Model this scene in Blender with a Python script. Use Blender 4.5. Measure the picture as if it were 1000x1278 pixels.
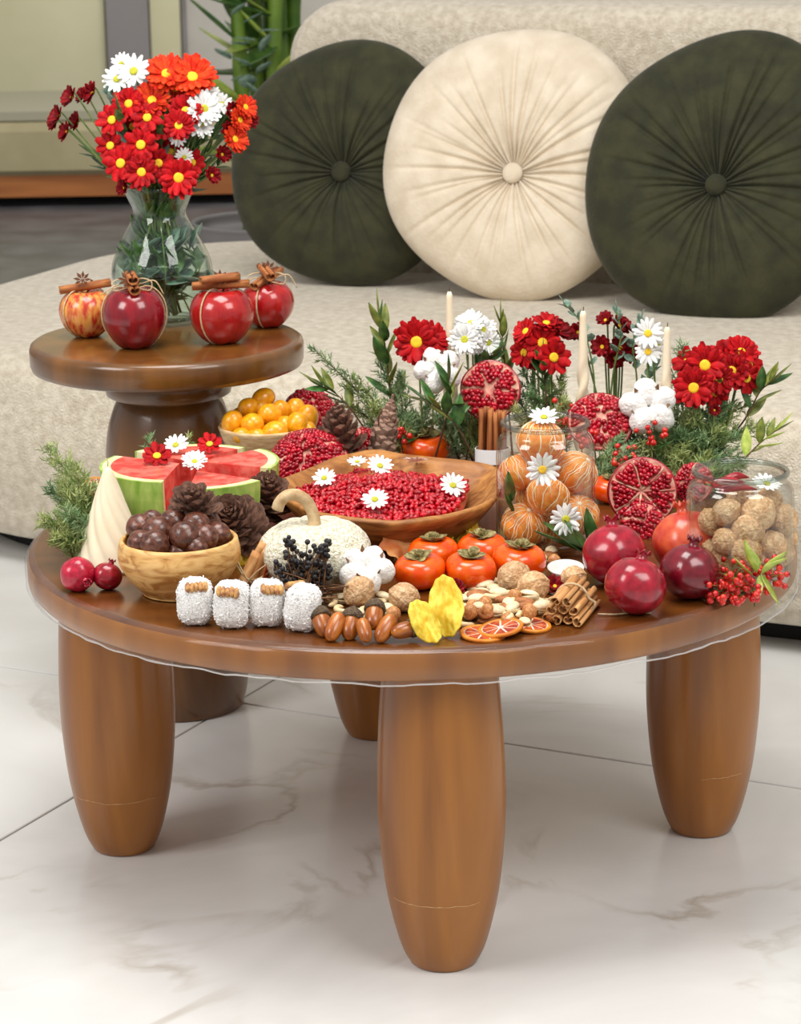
import bpy, math, random
from math import sin, cos, pi, radians, sqrt, exp, atan2
from mathutils import Vector, Matrix, noise

for o in list(bpy.data.objects):
    bpy.data.objects.remove(o)
random.seed(7)
SC = bpy.context.scene
COL = SC.collection

# ------------------------------------------------------------------ camera
W_PX, H_PX, F_PX = 1000, 1278, 3200.0
PITCH, CAM_H, CAM_D, CAM_X, ROLL = 0.255, 1.294, 3.242, -0.014, -0.017
H = 0.418            # coffee table top
HS = 0.578           # side table top
CAM = Vector((CAM_X, -CAM_D, CAM_H))
_c, _s = cos(PITCH), sin(PITCH)
FWD = Vector((0, _c, -_s)); DWN0 = Vector((0, -_s, -_c)); RGT0 = Vector((1, 0, 0))
RGT = RGT0 * cos(ROLL) - DWN0 * sin(ROLL)
DWN = RGT0 * sin(ROLL) + DWN0 * cos(ROLL)
cd = bpy.data.cameras.new('camera')
cam = bpy.data.objects.new('camera', cd); COL.objects.link(cam)
m3 = Matrix((RGT, -DWN, -FWD)).transposed()
cam.matrix_world = Matrix.Translation(CAM) @ m3.to_4x4()
cd.sensor_fit = 'HORIZONTAL'; cd.sensor_width = 36.0
cd.lens = 36.0 * F_PX / W_PX
cd.clip_end = 60
cd.dof.use_dof = True; cd.dof.focus_distance = 3.22; cd.dof.aperture_fstop = 17.0
SC.camera = cam

def ray(px, py):
    return FWD * F_PX + RGT * (px - 500) + DWN * (py - 639)
def G(px, py, z=H):                       # pixel -> point on the horizontal plane z
    d = ray(px, py); return CAM + d * ((z - CAM.z) / d.z)
def GY(px, py, y):                        # pixel -> point on the vertical plane y
    d = ray(px, py); return CAM + d * ((y - CAM.y) / d.y)
def ppm(p):                               # pixels per metre at a point
    return F_PX / (p - CAM).dot(FWD)
def rest(px, py, rp, k=1.0, z0=H):        # a round thing of pixel radius rp lying on z0 -> centre, radius
    r = rp / 950
    for _ in range(4):
        c = G(px, py, z0 + k * r); r = rp / ppm(c)
    return c, r

# ------------------------------------------------------------------ world, lights, exposure
w = bpy.data.worlds.new('world'); SC.world = w; w.use_nodes = True
bg = w.node_tree.nodes['Background']
bg.inputs[0].default_value = (1.0, 0.985, 0.96, 1); bg.inputs[1].default_value = 0.5
def area(name, loc, target, sx, sy, power, col=(1, 1, 1)):
    l = bpy.data.lights.new(name, 'AREA'); l.shape = 'RECTANGLE'; l.size = sx; l.size_y = sy
    l.energy = power; l.color = col
    o = bpy.data.objects.new(name, l); COL.objects.link(o); o.location = loc
    o.rotation_euler = (Vector(target) - Vector(loc)).to_track_quat('-Z', 'Y').to_euler()
    return o
area('ceiling_light', (-0.25, -0.15, 3.0), (0, 0.1, 0.3), 1.5, 1.2, 58, (1, .97, .93))
area('ceiling_light', (1.6, -2.0, 3.1), (0, 0, 0.3), 1.6, 1.6, 60, (1, .975, .94))
area('ceiling_light', (-2.6, -1.6, 2.7), (0, 0.2, 0.4), 1.4, 1.4, 60, (1, .97, .94))
area('ceiling_light', (0.2, 4.6, 3.2), (-0.8, 6.6, 0.5), 2.0, 1.5, 85, (1, .97, .92))
SC.view_settings.view_transform = 'Standard'; SC.view_settings.look = 'None'
SC.view_settings.exposure = 0.0; SC.view_settings.gamma = 1.0
SC.view_settings.use_curve_mapping = False
SC.cycles.transparent_max_bounces = 40

# ------------------------------------------------------------------ mesh helpers
class MB:
    def __init__(self): self.v = []; self.f = []; self.m = []
    def add(self, vf, mi=0, xf=None):
        v, f = vf; o = len(self.v)
        self.v += [xf @ Vector(p) for p in v] if xf is not None else [Vector(p) for p in v]
        self.f += [tuple(i + o for i in q) for q in f]; self.m += [mi] * len(f)
        return self
    def mesh(self, name, mats, smooth=True):
        me = bpy.data.meshes.new(name)
        me.from_pydata(self.v, [], self.f)
        for mm in (mats if isinstance(mats, (list, tuple)) else [mats]): me.materials.append(mm)
        me.polygons.foreach_set('material_index', self.m)
        me.polygons.foreach_set('use_smooth', [smooth] * len(self.f))
        me.update(); return me
    def build(self, name, mats, parent=None, loc=None, smooth=True, mat=None):
        return link(name, self.mesh(name, mats, smooth), parent, loc, mat)
def link(name, me, parent=None, loc=None, mat=None):
    o = bpy.data.objects.new(name, me); COL.objects.link(o)
    if parent: o.parent = parent
    if loc is not None: o.location = loc
    if mat is not None: o.matrix_basis = mat
    return o
def one(vf): return MB().add(vf)
def tag(o, label, cat, group=None):
    o['label'] = label; o['category'] = cat
    if group: o['group'] = group
    return o
def thing(name, label, cat, loc=(0, 0, 0), group=None, mat=None):
    o = bpy.data.objects.new(name, None); COL.objects.link(o); o.empty_display_size = .02
    o.location = loc
    if mat is not None: o.matrix_basis = mat
    return tag(o, label, cat, group)
def struct(o): o['kind'] = 'structure'; return o
def stuff(o): o['kind'] = 'stuff'; return o
def T(*a): return Matrix.Translation(Vector(a) if len(a) == 3 else a[0])
def Rx(a): return Matrix.Rotation(a, 4, 'X')
def Ry(a): return Matrix.Rotation(a, 4, 'Y')
def Rz(a): return Matrix.Rotation(a, 4, 'Z')
def S3(x, y=None, z=None):
    y = x if y is None else y; z = x if z is None else z
    return Matrix.Diagonal((x, y, z, 1))
def aim(d, roll=0.0):                     # matrix whose Z axis points along d
    return Vector(d).normalized().to_track_quat('Z', 'Y').to_matrix().to_4x4() @ Rz(roll)
def aimx(d, roll=0.0):                    # matrix whose X axis points along d, Z kept upward
    return Vector(d).normalized().to_track_quat('X', 'Z').to_matrix().to_4x4() @ Rx(roll)
U = random.uniform
def lathe(prof, n=40, fn=None):
    v = []; f = []; rings = []
    for r, z in prof:
        if r < 1e-6: rings.append([len(v)]); v.append((0, 0, z))
        else:
            rings.append(list(range(len(v), len(v) + n)))
            for i in range(n):
                a = 2 * pi * i / n; k = fn(a, r, z) if fn else r
                v.append((k * cos(a), k * sin(a), z))
    for a, b in zip(rings, rings[1:]):
        for i in range(n):
            j = (i + 1) % n
            if len(a) == 1 and len(b) == 1: continue
            if len(a) == 1: f.append((a[0], b[j], b[i]))
            elif len(b) == 1: f.append((a[i], a[j], b[0]))
            else: f.append((a[i], a[j], b[j], b[i]))
    return v, f
def smooth_prof(pts, n=6):                # catmull-rom through (r,z) points
    return [(max(0, p[0]), p[1]) for p in catmull([Vector((r, 0, z)) for r, z in pts], n, lambda q: (q.x, q.z))]
def catmull(pts, n=6, out=None):
    P = [Vector(p) for p in pts]; P = [P[0] * 2 - P[1]] + P + [P[-1] * 2 - P[-2]]; r = []
    for i in range(1, len(P) - 2):
        for k in range(n):
            t = k / n; a, b, c, d = P[i - 1:i + 3]
            r.append(.5 * (2 * b + (c - a) * t + (2 * a - 5 * b + 4 * c - d) * t * t + (3 * b - a - 3 * c + d) * t ** 3))
    r.append(P[-2])
    return [out(q) for q in r] if out else r
def closed_catmull(pts, n=6):
    P = [Vector(p) for p in pts]; r = []; L = len(P)
    for i in range(L):
        a, b, c, d = P[i - 1], P[i], P[(i + 1) % L], P[(i + 2) % L]
        for k in range(n):
            t = k / n
            r.append(.5 * (2 * b + (c - a) * t + (2 * a - 5 * b + 4 * c - d) * t * t + (3 * b - a - 3 * c + d) * t ** 3))
    return r
def ball(nu=20, nv=12, fn=None):          # fn(azimuth, polar 0 at the top, dir) -> point
    v = []; f = []; rings = []
    for k in range(nv + 1):
        t = pi - pi * k / nv; ring = []
        for i in range(1 if k in (0, nv) else nu):
            a = 2 * pi * i / nu; d = Vector((sin(t) * cos(a), sin(t) * sin(a), cos(t)))
            ring.append(len(v)); v.append(fn(a, t, d) if fn else d)
        rings.append(ring)
    for a, b in zip(rings, rings[1:]):
        for i in range(nu):
            j = (i + 1) % nu
            if len(a) == 1: f.append((a[0], b[j], b[i]))
            elif len(b) == 1: f.append((a[i], a[j], b[0]))
            else: f.append((a[i], a[j], b[j], b[i]))
    return v, f
def tube(pts, rad, n=7, cap=True):
    P = [Vector(p) for p in pts]; v = []; f = []; L = len(P)
    R = rad if isinstance(rad, (list, tuple)) else [rad] * L
    t0 = (P[1] - P[0]).normalized(); nrm = t0.orthogonal().normalized()
    for i, p in enumerate(P):
        t = (P[min(i + 1, L - 1)] - P[max(i - 1, 0)])
        t = t.normalized() if t.length > 1e-9 else t0
        nrm = (nrm - t * nrm.dot(t)); nrm = nrm.normalized() if nrm.length > 1e-6 else t.orthogonal().normalized()
        b = t.cross(nrm)
        v += [p + (nrm * cos(2 * pi * k / n) + b * sin(2 * pi * k / n)) * R[i] for k in range(n)]
    for i in range(L - 1):
        for k in range(n):
            j = (k + 1) % n; f.append((i * n + k, i * n + j, (i + 1) * n + j, (i + 1) * n + k))
    if cap: f.append(tuple(range(n))[::-1]); f.append(tuple((L - 1) * n + k for k in range(n)))
    return v, f
def leaf(L=1.0, Wd=.3, bend=.15, fold=.25, n=7, peak=.42, blunt=0.0, th=.012):
    v = []; f = []
    for side in (0, 1):
        for i in range(n + 1):
            t = i / n
            wv = Wd * .5 * (sin(pi * min(1, t ** (math.log(.5) / math.log(peak)))) ** (.85) if 0 < t < 1 else 0.0)
            wv = max(wv, Wd * .5 * blunt * (1 if t > .5 else 0), .004 * L)
            z = bend * L * (t * t) - side * th * L
            v += [(L * t, -wv, z + fold * wv), (L * t, 0, z), (L * t, wv, z + fold * wv)]
    o = 3 * (n + 1)
    for i in range(n):
        for k in (0, 1):
            a = i * 3 + k
            f.append((a, a + 3, a + 4, a + 1)); f.append((o + a, o + a + 1, o + a + 4, o + a + 3))
        a = i * 3
        f.append((a, o + a, o + a + 3, a + 3)); f.append((a + 2, a + 5, o + a + 5, o + a + 2))
    return v, f
def prism(poly, z0, z1):                  # extruded polygon
    n = len(poly); v = [(p[0], p[1], z0) for p in poly] + [(p[0], p[1], z1) for p in poly]
    f = [tuple(range(n))[::-1], tuple(range(n, 2 * n))] + [(i, (i + 1) % n, n + (i + 1) % n, n + i) for i in range(n)]
    return v, f
def box(x0, x1, y0, y1, z0, z1): return prism([(x0, y0), (x1, y0), (x1, y1), (x0, y1)], z0, z1)
def loft(rings, cap0=True, cap1=True):    # rings: lists of points, same count
    n = len(rings[0]); v = [p for r in rings for p in r]; f = []
    for k in range(len(rings) - 1):
        for i in range(n):
            j = (i + 1) % n; f.append((k * n + i, k * n + j, (k + 1) * n + j, (k + 1) * n + i))
    if cap0: f.append(tuple(range(n))[::-1])
    if cap1: f.append(tuple((len(rings) - 1) * n + i for i in range(n)))
    return v, f
def nz(p, s=1.0): return noise.noise(Vector(p) * s)

# ------------------------------------------------------------------ materials
def srgb(r, g, b):
    q = lambda c: (c / 255) / 12.92 if c / 255 <= .04045 else ((c / 255 + .055) / 1.055) ** 2.4
    return (q(r), q(g), q(b), 1)
def mat(name, c1, c2=None, scale=8, rough=.5, bump=0, bscale=None, coat=0, sss=0, spec=.5, lo=.4, hi=.62,
        stretch=(1, 1, 1), rand=0, c3=None, dist=0, metallic=0, sheen=0, detail=4, trans=0, bdist=.01):
    m = bpy.data.materials.new(name); m.use_nodes = True
    N = m.node_tree.nodes; L = m.node_tree.links; b = N['Principled BSDF']
    b.inputs['Base Color'].default_value = srgb(*c1); b.inputs['Roughness'].default_value = rough
    b.inputs['Specular IOR Level'].default_value = spec; b.inputs['Metallic'].default_value = metallic
    if coat: b.inputs['Coat Weight'].default_value = coat; b.inputs['Coat Roughness'].default_value = .12
    if sss:
        b.inputs['Subsurface Weight'].default_value = sss; b.inputs['Subsurface Radius'].default_value = (1, .5, .3)
        b.inputs['Subsurface Scale'].default_value = .006
    if sheen: b.inputs['Sheen Weight'].default_value = sheen; b.inputs['Sheen Roughness'].default_value = .4
    if trans: b.inputs['Transmission Weight'].default_value = trans
    out = None
    if c2 or bump:
        tc = N.new('ShaderNodeTexCoord'); mp = N.new('ShaderNodeMapping')
        mp.inputs['Scale'].default_value = stretch; L.new(tc.outputs['Object'], mp.inputs['Vector'])
    if c2:
        n = N.new('ShaderNodeTexNoise'); n.inputs['Scale'].default_value = scale; n.inputs['Detail'].default_value = detail
        n.inputs['Distortion'].default_value = dist
        L.new(mp.outputs['Vector'], n.inputs['Vector'])
        r = N.new('ShaderNodeValToRGB'); e = r.color_ramp.elements
        e[0].position = lo; e[0].color = srgb(*c1); e[1].position = hi; e[1].color = srgb(*c2)
        if c3: k = e.new((lo + hi) / 2); k.color = srgb(*c3)
        L.new(n.outputs['Fac'], r.inputs['Fac']); out = r.outputs['Color']
    if rand:
        oi = N.new('ShaderNodeObjectInfo'); hs = N.new('ShaderNodeHueSaturation')
        mr = N.new('ShaderNodeMapRange'); mr.inputs['To Min'].default_value = 1 - rand; mr.inputs['To Max'].default_value = 1 + rand
        L.new(oi.outputs['Random'], mr.inputs['Value']); L.new(mr.outputs['Result'], hs.inputs['Value'])
        if out: L.new(out, hs.inputs['Color'])
        else: hs.inputs['Color'].default_value = srgb(*c1)
        out = hs.outputs['Color']
    if out: L.new(out, b.inputs['Base Color'])
    if bump:
        n2 = N.new('ShaderNodeTexNoise'); n2.inputs['Scale'].default_value = bscale or scale; n2.inputs['Detail'].default_value = 3
        L.new(mp.outputs['Vector'], n2.inputs['Vector'])
        bp = N.new('ShaderNodeBump'); bp.inputs['Strength'].default_value = bump; bp.inputs['Distance'].default_value = bdist
        L.new(n2.outputs['Fac'], bp.inputs['Height']); L.new(bp.outputs['Normal'], b.inputs['Normal'])
    return m
def glass_mat(name, tint=(1, 1, 1), ior=1.45, rough=.02, milky=0.0, mx_=.8):
    m = bpy.data.materials.new(name); m.use_nodes = True
    N = m.node_tree.nodes; L = m.node_tree.links; N.remove(N['Principled BSDF'])
    t = N.new('ShaderNodeBsdfTransparent'); t.inputs[0].default_value = (*tint, 1)
    g = N.new('ShaderNodeBsdfGlossy'); g.inputs['Roughness'].default_value = rough
    lw = N.new('ShaderNodeLayerWeight'); pw = N.new('ShaderNodeMath'); pw.operation = 'POWER'; pw.inputs[1].default_value = 3.0
    fr = N.new('ShaderNodeMapRange'); r0 = ((ior - 1) / (ior + 1)) ** 2; fr.inputs['To Min'].default_value = r0; fr.inputs['To Max'].default_value = mx_
    L.new(lw.outputs['Facing'], pw.inputs[0]); L.new(pw.outputs[0], fr.inputs['Value'])
    mx = N.new('ShaderNodeMixShader'); L.new(fr.outputs[0], mx.inputs[0]); L.new(t.outputs[0], mx.inputs[1]); L.new(g.outputs[0], mx.inputs[2])
    last = mx
    if milky:
        d = N.new('ShaderNodeBsdfDiffuse'); d.inputs[0].default_value = (.9, .88, .86, 1)
        m2 = N.new('ShaderNodeMixShader'); m2.inputs[0].default_value = milky
        L.new(mx.outputs[0], m2.inputs[1]); L.new(d.outputs[0], m2.inputs[2]); last = m2
    L.new(last.outputs[0], N['Material Output'].inputs[0]); return m

M = {}
M['wood'] = mat('walnut_lacquer', (118, 66, 15), (164, 102, 28), 3.0, .36, .05, 30, coat=.25, stretch=(5, 5, .55), lo=.3, hi=.7, dist=.6, bdist=.002)
M['wood_top'] = mat('walnut_top', (74, 38, 12), (110, 62, 22), 3.0, .26, 0, coat=.2, stretch=(.8, 7, 3), lo=.3, hi=.7, dist=.5)
M['wood_dark'] = mat('walnut_dark', (82, 50, 16), (126, 80, 30), 3.0, .3, .04, 30, coat=.5, stretch=(5, 5, .6), lo=.3, hi=.7, dist=.6, bdist=.002)
M['scuff'] = mat('pale_scuff', (190, 150, 105), rough=.7)
M['film'] = glass_mat('cling_film', (1, 1, 1), 1.3, .08, .015, .3)
M['film_edge'] = glass_mat('cling_film_edge', (1, 1, 1), 1.6, .12, .42)
M['glass'] = glass_mat('clear_glass', (.962, .975, .965), 1.55, .01)
M['rim_glass'] = glass_mat('jar_rim_glass', (.72, .76, .73), 1.7, .03)
M['vase_glass'] = glass_mat('vase_glass', (.93, .975, .95), 1.45, .01)
M['boucle'] = mat('boucle_fabric', (196, 184, 163), (220, 210, 191), 60, .95, .8, 260, sheen=.25, lo=.35, hi=.65, bdist=.006, detail=8)
M['green_vel'] = mat('green_velvet', (36, 37, 15), (54, 54, 27), 22, .85, .35, 160, sheen=.12, lo=.35, hi=.66, bdist=.004, detail=6)
M['cream_vel'] = mat('cream_velvet', (208, 193, 170), (224, 211, 190), 20, .85, .35, 150, sheen=.4, lo=.35, hi=.66, bdist=.004, detail=6)
M['black'] = mat('black_plinth', (14, 13, 12), rough=.8)

def marble():
    m = bpy.data.materials.new('polished_marble'); m.use_nodes = True
    N = m.node_tree.nodes; L = m.node_tree.links; b = N['Principled BSDF']
    b.inputs['Roughness'].default_value = .2; b.inputs['Specular IOR Level'].default_value = .45
    gp = N.new('ShaderNodeNewGeometry')
    def nt(scale, detail, dist):
        n = N.new('ShaderNodeTexNoise'); n.inputs['Scale'].default_value = scale; n.inputs['Detail'].default_value = detail
        n.inputs['Distortion'].default_value = dist; L.new(gp.outputs['Position'], n.inputs['Vector']); return n
    cloud = nt(2.2, 6, .6); r = N.new('ShaderNodeValToRGB'); e = r.color_ramp.elements
    e[0].position = .32; e[0].color = srgb(206, 205, 202); e[1].position = .66; e[1].color = srgb(232, 232, 230)
    L.new(cloud.outputs['Fac'], r.inputs['Fac'])
    v = nt(1.7, 7, 1.1)
    sub = N.new('ShaderNodeMath'); sub.operation = 'SUBTRACT'; sub.inputs[1].default_value = .5; L.new(v.outputs['Fac'], sub.inputs[0])
    ab = N.new('ShaderNodeMath'); ab.operation = 'ABSOLUTE'; L.new(sub.outputs[0], ab.inputs[0])
    vr = N.new('ShaderNodeValToRGB'); e = vr.color_ramp.elements
    e[0].position = 0; e[0].color = (.75, .75, .75, 1); e[1].position = .022; e[1].color = (0, 0, 0, 1)
    L.new(ab.outputs[0], vr.inputs['Fac'])
    brk = nt(4, 2, 0); bm = N.new('ShaderNodeMapRange'); bm.inputs['From Min'].default_value = .42; bm.inputs['From Max'].default_value = .7
    L.new(brk.outputs['Fac'], bm.inputs['Value'])
    mu = N.new('ShaderNodeMath'); mu.operation = 'MULTIPLY'; L.new(vr.outputs['Color'], mu.inputs[0]); L.new(bm.outputs['Result'], mu.inputs[1])
    mx = N.new('ShaderNodeMixRGB'); L.new(mu.outputs[0], mx.inputs['Fac']); L.new(r.outputs['Color'], mx.inputs['Color1'])
    mx.inputs['Color2'].default_value = srgb(158, 142, 118)
    L.new(mx.outputs['Color'], b.inputs['Base Color']); return m
M['marble'] = marble()
M['grout'] = mat('grout', (150, 145, 138), rough=.9)
M['dark_floor'] = mat('dark_stone', (78, 78, 80), (100, 100, 102), 5, .35, 0)
M['wall'] = mat('plaster', (190, 185, 176), (200, 196, 188), 3, .9)
M['wall_yellow'] = mat('cream_panel', (206, 202, 166), (216, 212, 178), 2, .8)
M['wall_grey'] = mat('grey_panel', (128, 124, 124), (142, 138, 138), 3, .8)
M['olive'] = mat('olive_fabric', (160, 150, 116), (170, 160, 126), 5, .9)
M['greyfab'] = mat('grey_fabric', (162, 158, 136), rough=.9)
M['orange_wood'] = mat('orange_wood', (150, 88, 40), (172, 106, 52), 4, .5, 0, stretch=(.5, 4, 6))

# ================================================================== setting
TA = radians(-27)
def tl(u, v): return Vector((-.277 + u * cos(TA) - v * sin(TA), .562 + u * sin(TA) + v * cos(TA), 0))
fb = MB(); fb.add(box(-9, 9, -6, 9.5, -.05, -.0025)); floor = struct(fb.build('floor', M['grout'], smooth=False))
tile_me = None
TS = 1.2
b_ = TS / 2 - .0022
tile_mb = MB().add(loft([[Vector((sx * q, sy * q, z)) for sx, sy in ((-1, -1), (1, -1), (1, 1), (-1, 1))] for q, z in ((b_, -.01), (b_, -.0012), (b_ - .0012, 0))]))
tile_me = tile_mb.mesh('floor_tile', M['marble'], False)
for i in range(-7, 6):
    for j in range(-6, 2):
        c = tl((i + .5) * TS, (j + .5) * TS)
        if c.y < -5.2 or c.y > 7.2 or abs(c.x) > 7.4: continue
        o = link('floor_tile', tile_me, floor, mat=T(c) @ Rz(TA))
# dark stone floor of the room behind the sofa
dq = [tl(-8.6, 2.42), tl(11, 2.42), Vector((8.9, 8.0, 0)), Vector((-8.9, 8.0, 0))]
dm = MB().add(prism([(p.x, p.y) for p in dq], -.004, .002)); struct(dm.build('floor_dark', M['dark_floor'], smooth=False))

wb = MB().add(box(-9, 9, 8.0, 8.1, 0, 3.4)); wall = struct(wb.build('wall_back', M['wall'], smooth=False))
def bgx(px, y): return GY(px, 60, y).x
def wpanel(name, px0, px1, mt, z0=0.0, z1=2.9, dy=.04):
    y = 8.0 - dy; o = MB().add(box(bgx(px0, y), bgx(px1, y), y, 8.0, z0, z1)).build(name, mt, wall, smooth=False); return o
wpanel('cream_panel', -260, 132, M['wall_yellow']); wpanel('grey_panel', 134, 186, M['wall_grey'], dy=.09)
wpanel('cream_panel', 189, 226, M['wall_yellow']); wpanel('trim', 229, 233, M['wall_grey'], dy=.05)

# low sofa far behind: wood base, seat, gently sloping armrest line
def bs(px, py, y): return GY(px, py, y)
ybs = 6.3
t = thing('low_sofa', 'olive beige low sofa on an orange-brown wooden base behind the vase', 'sofa', (bs(100, 278, ybs).x, ybs + .45, 0))
def rel(o, p): return Vector(p) - o.location
x0, x1 = bs(-260, 250, ybs).x, bs(420, 250, ybs).x
ox, oy = t.location.x, t.location.y
zb0 = bs(150, 276, ybs).z; zb1 = bs(150, 218, ybs).z; zs1 = bs(100, 150, ybs).z
MB().add(box(x0 - ox, x1 - ox, .02 - .45, .45, max(zb0, .04), zb1)).build('wood_base', M['orange_wood'], t, smooth=False)
MB().add(box(x0 + .1 - ox, x1 - .1 - ox, .12 - .45, .4, 0.002, max(zb0, .04))).build('plinth', M['black'], t, smooth=False)
sm = MB(); rings = []
for q, z in ((.02, zb1), (0, zb1 + .02), (0, zs1 - .04), (.012, zs1 - .01), (.05, zs1)):
    rings.append([Vector((x0 - ox + q, -.45 + q, z)), Vector((x1 - ox - q, -.45 + q, z)), Vector((x1 - ox - q, .45 - q, z)), Vector((x0 - ox + q, .45 - q, z))])
sm.add(loft(rings)).build('seat', M['olive'], t, smooth=False)
MB().add(box(x0 - ox, bs(200, 130, ybs).x - ox, -.43, .4, zs1 - .001, bs(100, 139, ybs).z)).build('seat_pad', M['greyfab'], t, smooth=False)

# ================================================================== main sofa
SA = radians(-25); SO = Vector((.585, .79, 0))
sofa = thing('sofa', 'large beige boucle sofa with rounded end carrying three round cushions', 'sofa', SO, mat=T(SO) @ Rz(SA))
def rrect(u0, u1, v0, v1, rf, rb, ins, z, k=18, rr=.3):
    pts = []
    def arc(cx, cy, r, a0, a1):
        for i in range(k + 1):
            a = a0 + (a1 - a0) * i / k; pts.append(Vector((cx + r * cos(a), cy + r * sin(a), z)))
    u0 += ins; u1 -= ins; v0 += ins; v1 -= ins; rf = max(.01, rf - ins); rb = max(.01, rb - ins); rr = max(.01, rr - ins)
    arc(u0 + rf, v0 + rf, rf, -pi / 2, -pi); pts.reverse()
    n0 = len(pts); arc(u1 - rr, v0 + rr, rr, -pi / 2, 0); arc(u1 - rr, v1 - rr, rr, 0, pi / 2); arc(u0 + rb, v1 - rb, rb, pi / 2, pi)
    return pts
def rounded_stack(args, z0, z1, rbot, rtop, bulge=.0, k=7):
    rings = []
    for i in range(k + 1):
        a = pi / 2 * i / k; rings.append(rrect(*args, rbot * (1 - sin(a)) + bulge, z0 + rbot * (1 - cos(a))))
    for i in range(1, 6):
        q = i / 6; rings.append(rrect(*args, bulge - bulge * sin(pi * q), z0 + rbot + (z1 - rtop - z0 - rbot) * q))
    for i in range(k + 1):
        a = pi / 2 * i / k; rings.append(rrect(*args, rtop * (1 - cos(a)) + bulge, z1 - rtop * (1 - sin(a))))
    for q in (.2, .4): rings.append(rrect(*args, rtop + q, z1 + .004))
    return rings
seat = one(loft(rounded_stack((-1.97, 1.9, -.06, 1.52, .62, .55), .042, .40, .06, .075, .018))).build('seat', M['boucle'], sofa)
one(loft(rounded_stack((-1.85, 1.8, .06, 1.42,   .55, .45), .0, .044, .005, .005))).build('plinth', M['black'], sofa, smooth=False)
bk = MB(); rings = []
def rr2(u0, u1, z0, z1, r, v, k=10):      # rounded rectangle standing in the u/z plane
    p = []
    for cx, cz, a0 in ((u1 - r, z0 + .03, -pi / 2), (u1 - r, z1 - r, 0), (u0 + r, z1 - r, pi / 2), (u0 + r, z0 + .03, pi)):
        for i in range(k + 1):
            a = a0 + pi / 2 * i / k; rad = r if cz > .6 else .03
            q = cx if cz > .6 else (u1 - .03 if cx > 0 else u0 + .03)
            p.append(Vector((q + rad * cos(a), v, cz + rad * sin(a))))
    return p
rings = []
for ins, v in ((.07, 1.045), (.03, 1.052), (.008, 1.075), (0, 1.11), (0, 1.33), (.01, 1.37), (.04, 1.4), (.08, 1.405)):
    rings.append(rr2(-1.415 + ins, 1.6 - ins, .385 + ins * .1, .972 - ins * .8, .13 - ins * .6, v)[::-1])
one(loft(rings)).build('backrest', M['boucle'], sofa)

# ------------------------------------------------------------------ round pleated cushions
def cushion(label, fabric, u, v, z, rad, roll, tilt, seed, yaw=0.0, squash=1.0, off=(0, 0)):
    rnd = random.Random(seed)
    NA, NR = 480, 40
    cre = [(rnd.uniform(0, 2 * pi), rnd.uniform(.010, .05), rnd.uniform(.6, 1.0), rnd.uniform(.35, 1.0)) for _ in range(34)]
    cang = []
    for k in range(38): cang.append(2 * pi * k / 38 + rnd.uniform(-.07, .07))
    lng = [rnd.uniform(.55, 1.35) for _ in cang]; dep = [rnd.uniform(.35, 1.0) for _ in cang]
    Tt = rad * .27
    def front(a, q):
        x = q ** 1.0
        h = (1 - x ** 3.2) ** .55 if x < 1 else 0
        h *= 1 - .52 * exp(-(q / .20) ** 2) - .16 * exp(-(q / .5) ** 2)
        w = 0
        for ca, l, d in zip(cang, lng, dep):
            da = (a - ca + pi) % (2 * pi) - pi
            wid = min(.045, .012 / (q + .02) + .010)
            if abs(da) < .2: w += d * exp(-(da / wid) ** 2) * max(0, 1 - (q / l) ** 3)
        h -= .17 * w * min(1, q / .1) * (1 - .35 * q) * (1 - q ** 8)
        h += .03 * nz((cos(a) * q * 3, sin(a) * q * 3, seed)) * (1 - q ** 4)
        return h * Tt
    R = lambda a: rad * (1 + .012 * sin(3 * a + seed) + .012 * sin(5 * a + 2 * seed))
    v_ = []; f_ = []; rings = []
    qs = [((k + 1) / NR) for k in range(NR)]; qs = [sin(q * pi / 2) ** .9 if q > .6 else q * .926 / .6 * .97 for q in qs]; qs[-1] = 1.0
    qs = sorted(qs)
    v_.append((0, -front(0, .0), 0)); rings.append([0])
    for q in qs:
        rings.append(list(range(len(v_), len(v_) + NA)))
        for i in range(NA):
            a = 2 * pi * i / NA; s = q
            v_.append(((R(a) * s * cos(a)) + off[0] * (1 - q), -front(a, q), R(a) * s * sin(a) * squash + off[1] * (1 - q)))
    for q in (.985, .9, .7, .4):
        rings.append(list(range(len(v_), len(v_) + NA)))
        for i in range(NA):
            a = 2 * pi * i / NA
            v_.append((R(a) * q * cos(a), Tt * .8 * (1 - q ** 3.2) ** .55, R(a) * q * sin(a) * squash))
    rings.append([len(v_)]); v_.append((0, Tt * .8, 0))
    for a, b in zip(rings, rings[1:]):
        for i in range(NA):
            j = (i + 1) % NA
            if len(a) == 1: f_.append((a[0], b[i], b[j]))
            elif len(b) == 1: f_.append((a[i], b[0], a[j]))
            else: f_.append((a[i], b[i], b[j], a[j]))
    base = Vector((SO.x + u * cos(SA) - v * sin(SA), SO.y + u * sin(SA) + v * cos(SA), z))
    root = thing('round_cushion', label, 'cushion', mat=T(base) @ Rz(SA + yaw) @ Rx(-tilt) @ T(0, 0, rad * squash) @ Ry(roll))
    one((v_, f_)).build('cover', fabric, root)
    bt = one(lathe([(0, -.002), (.017, -.002), (.021, .003), (.019, .008), (.010, .0115), (0, .012)], 24))
    bt.build('button', fabric, root, mat=T(off[0], -front(0, 0) - .004, off[1]) @ Rx(pi / 2))
    return root
cushion('dark green velvet round pleated cushion at the rounded end of the sofa', M['green_vel'], -1.175, .835, .403, .255, .3, radians(14), 3, yaw=.17, off=(.0, -.02))
cushion('cream velvet round pleated cushion between two green cushions', M['cream_vel'], -.785, .80, .403, .274, 1.1, radians(15), 8, yaw=.17, off=(.02, -.01))
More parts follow.
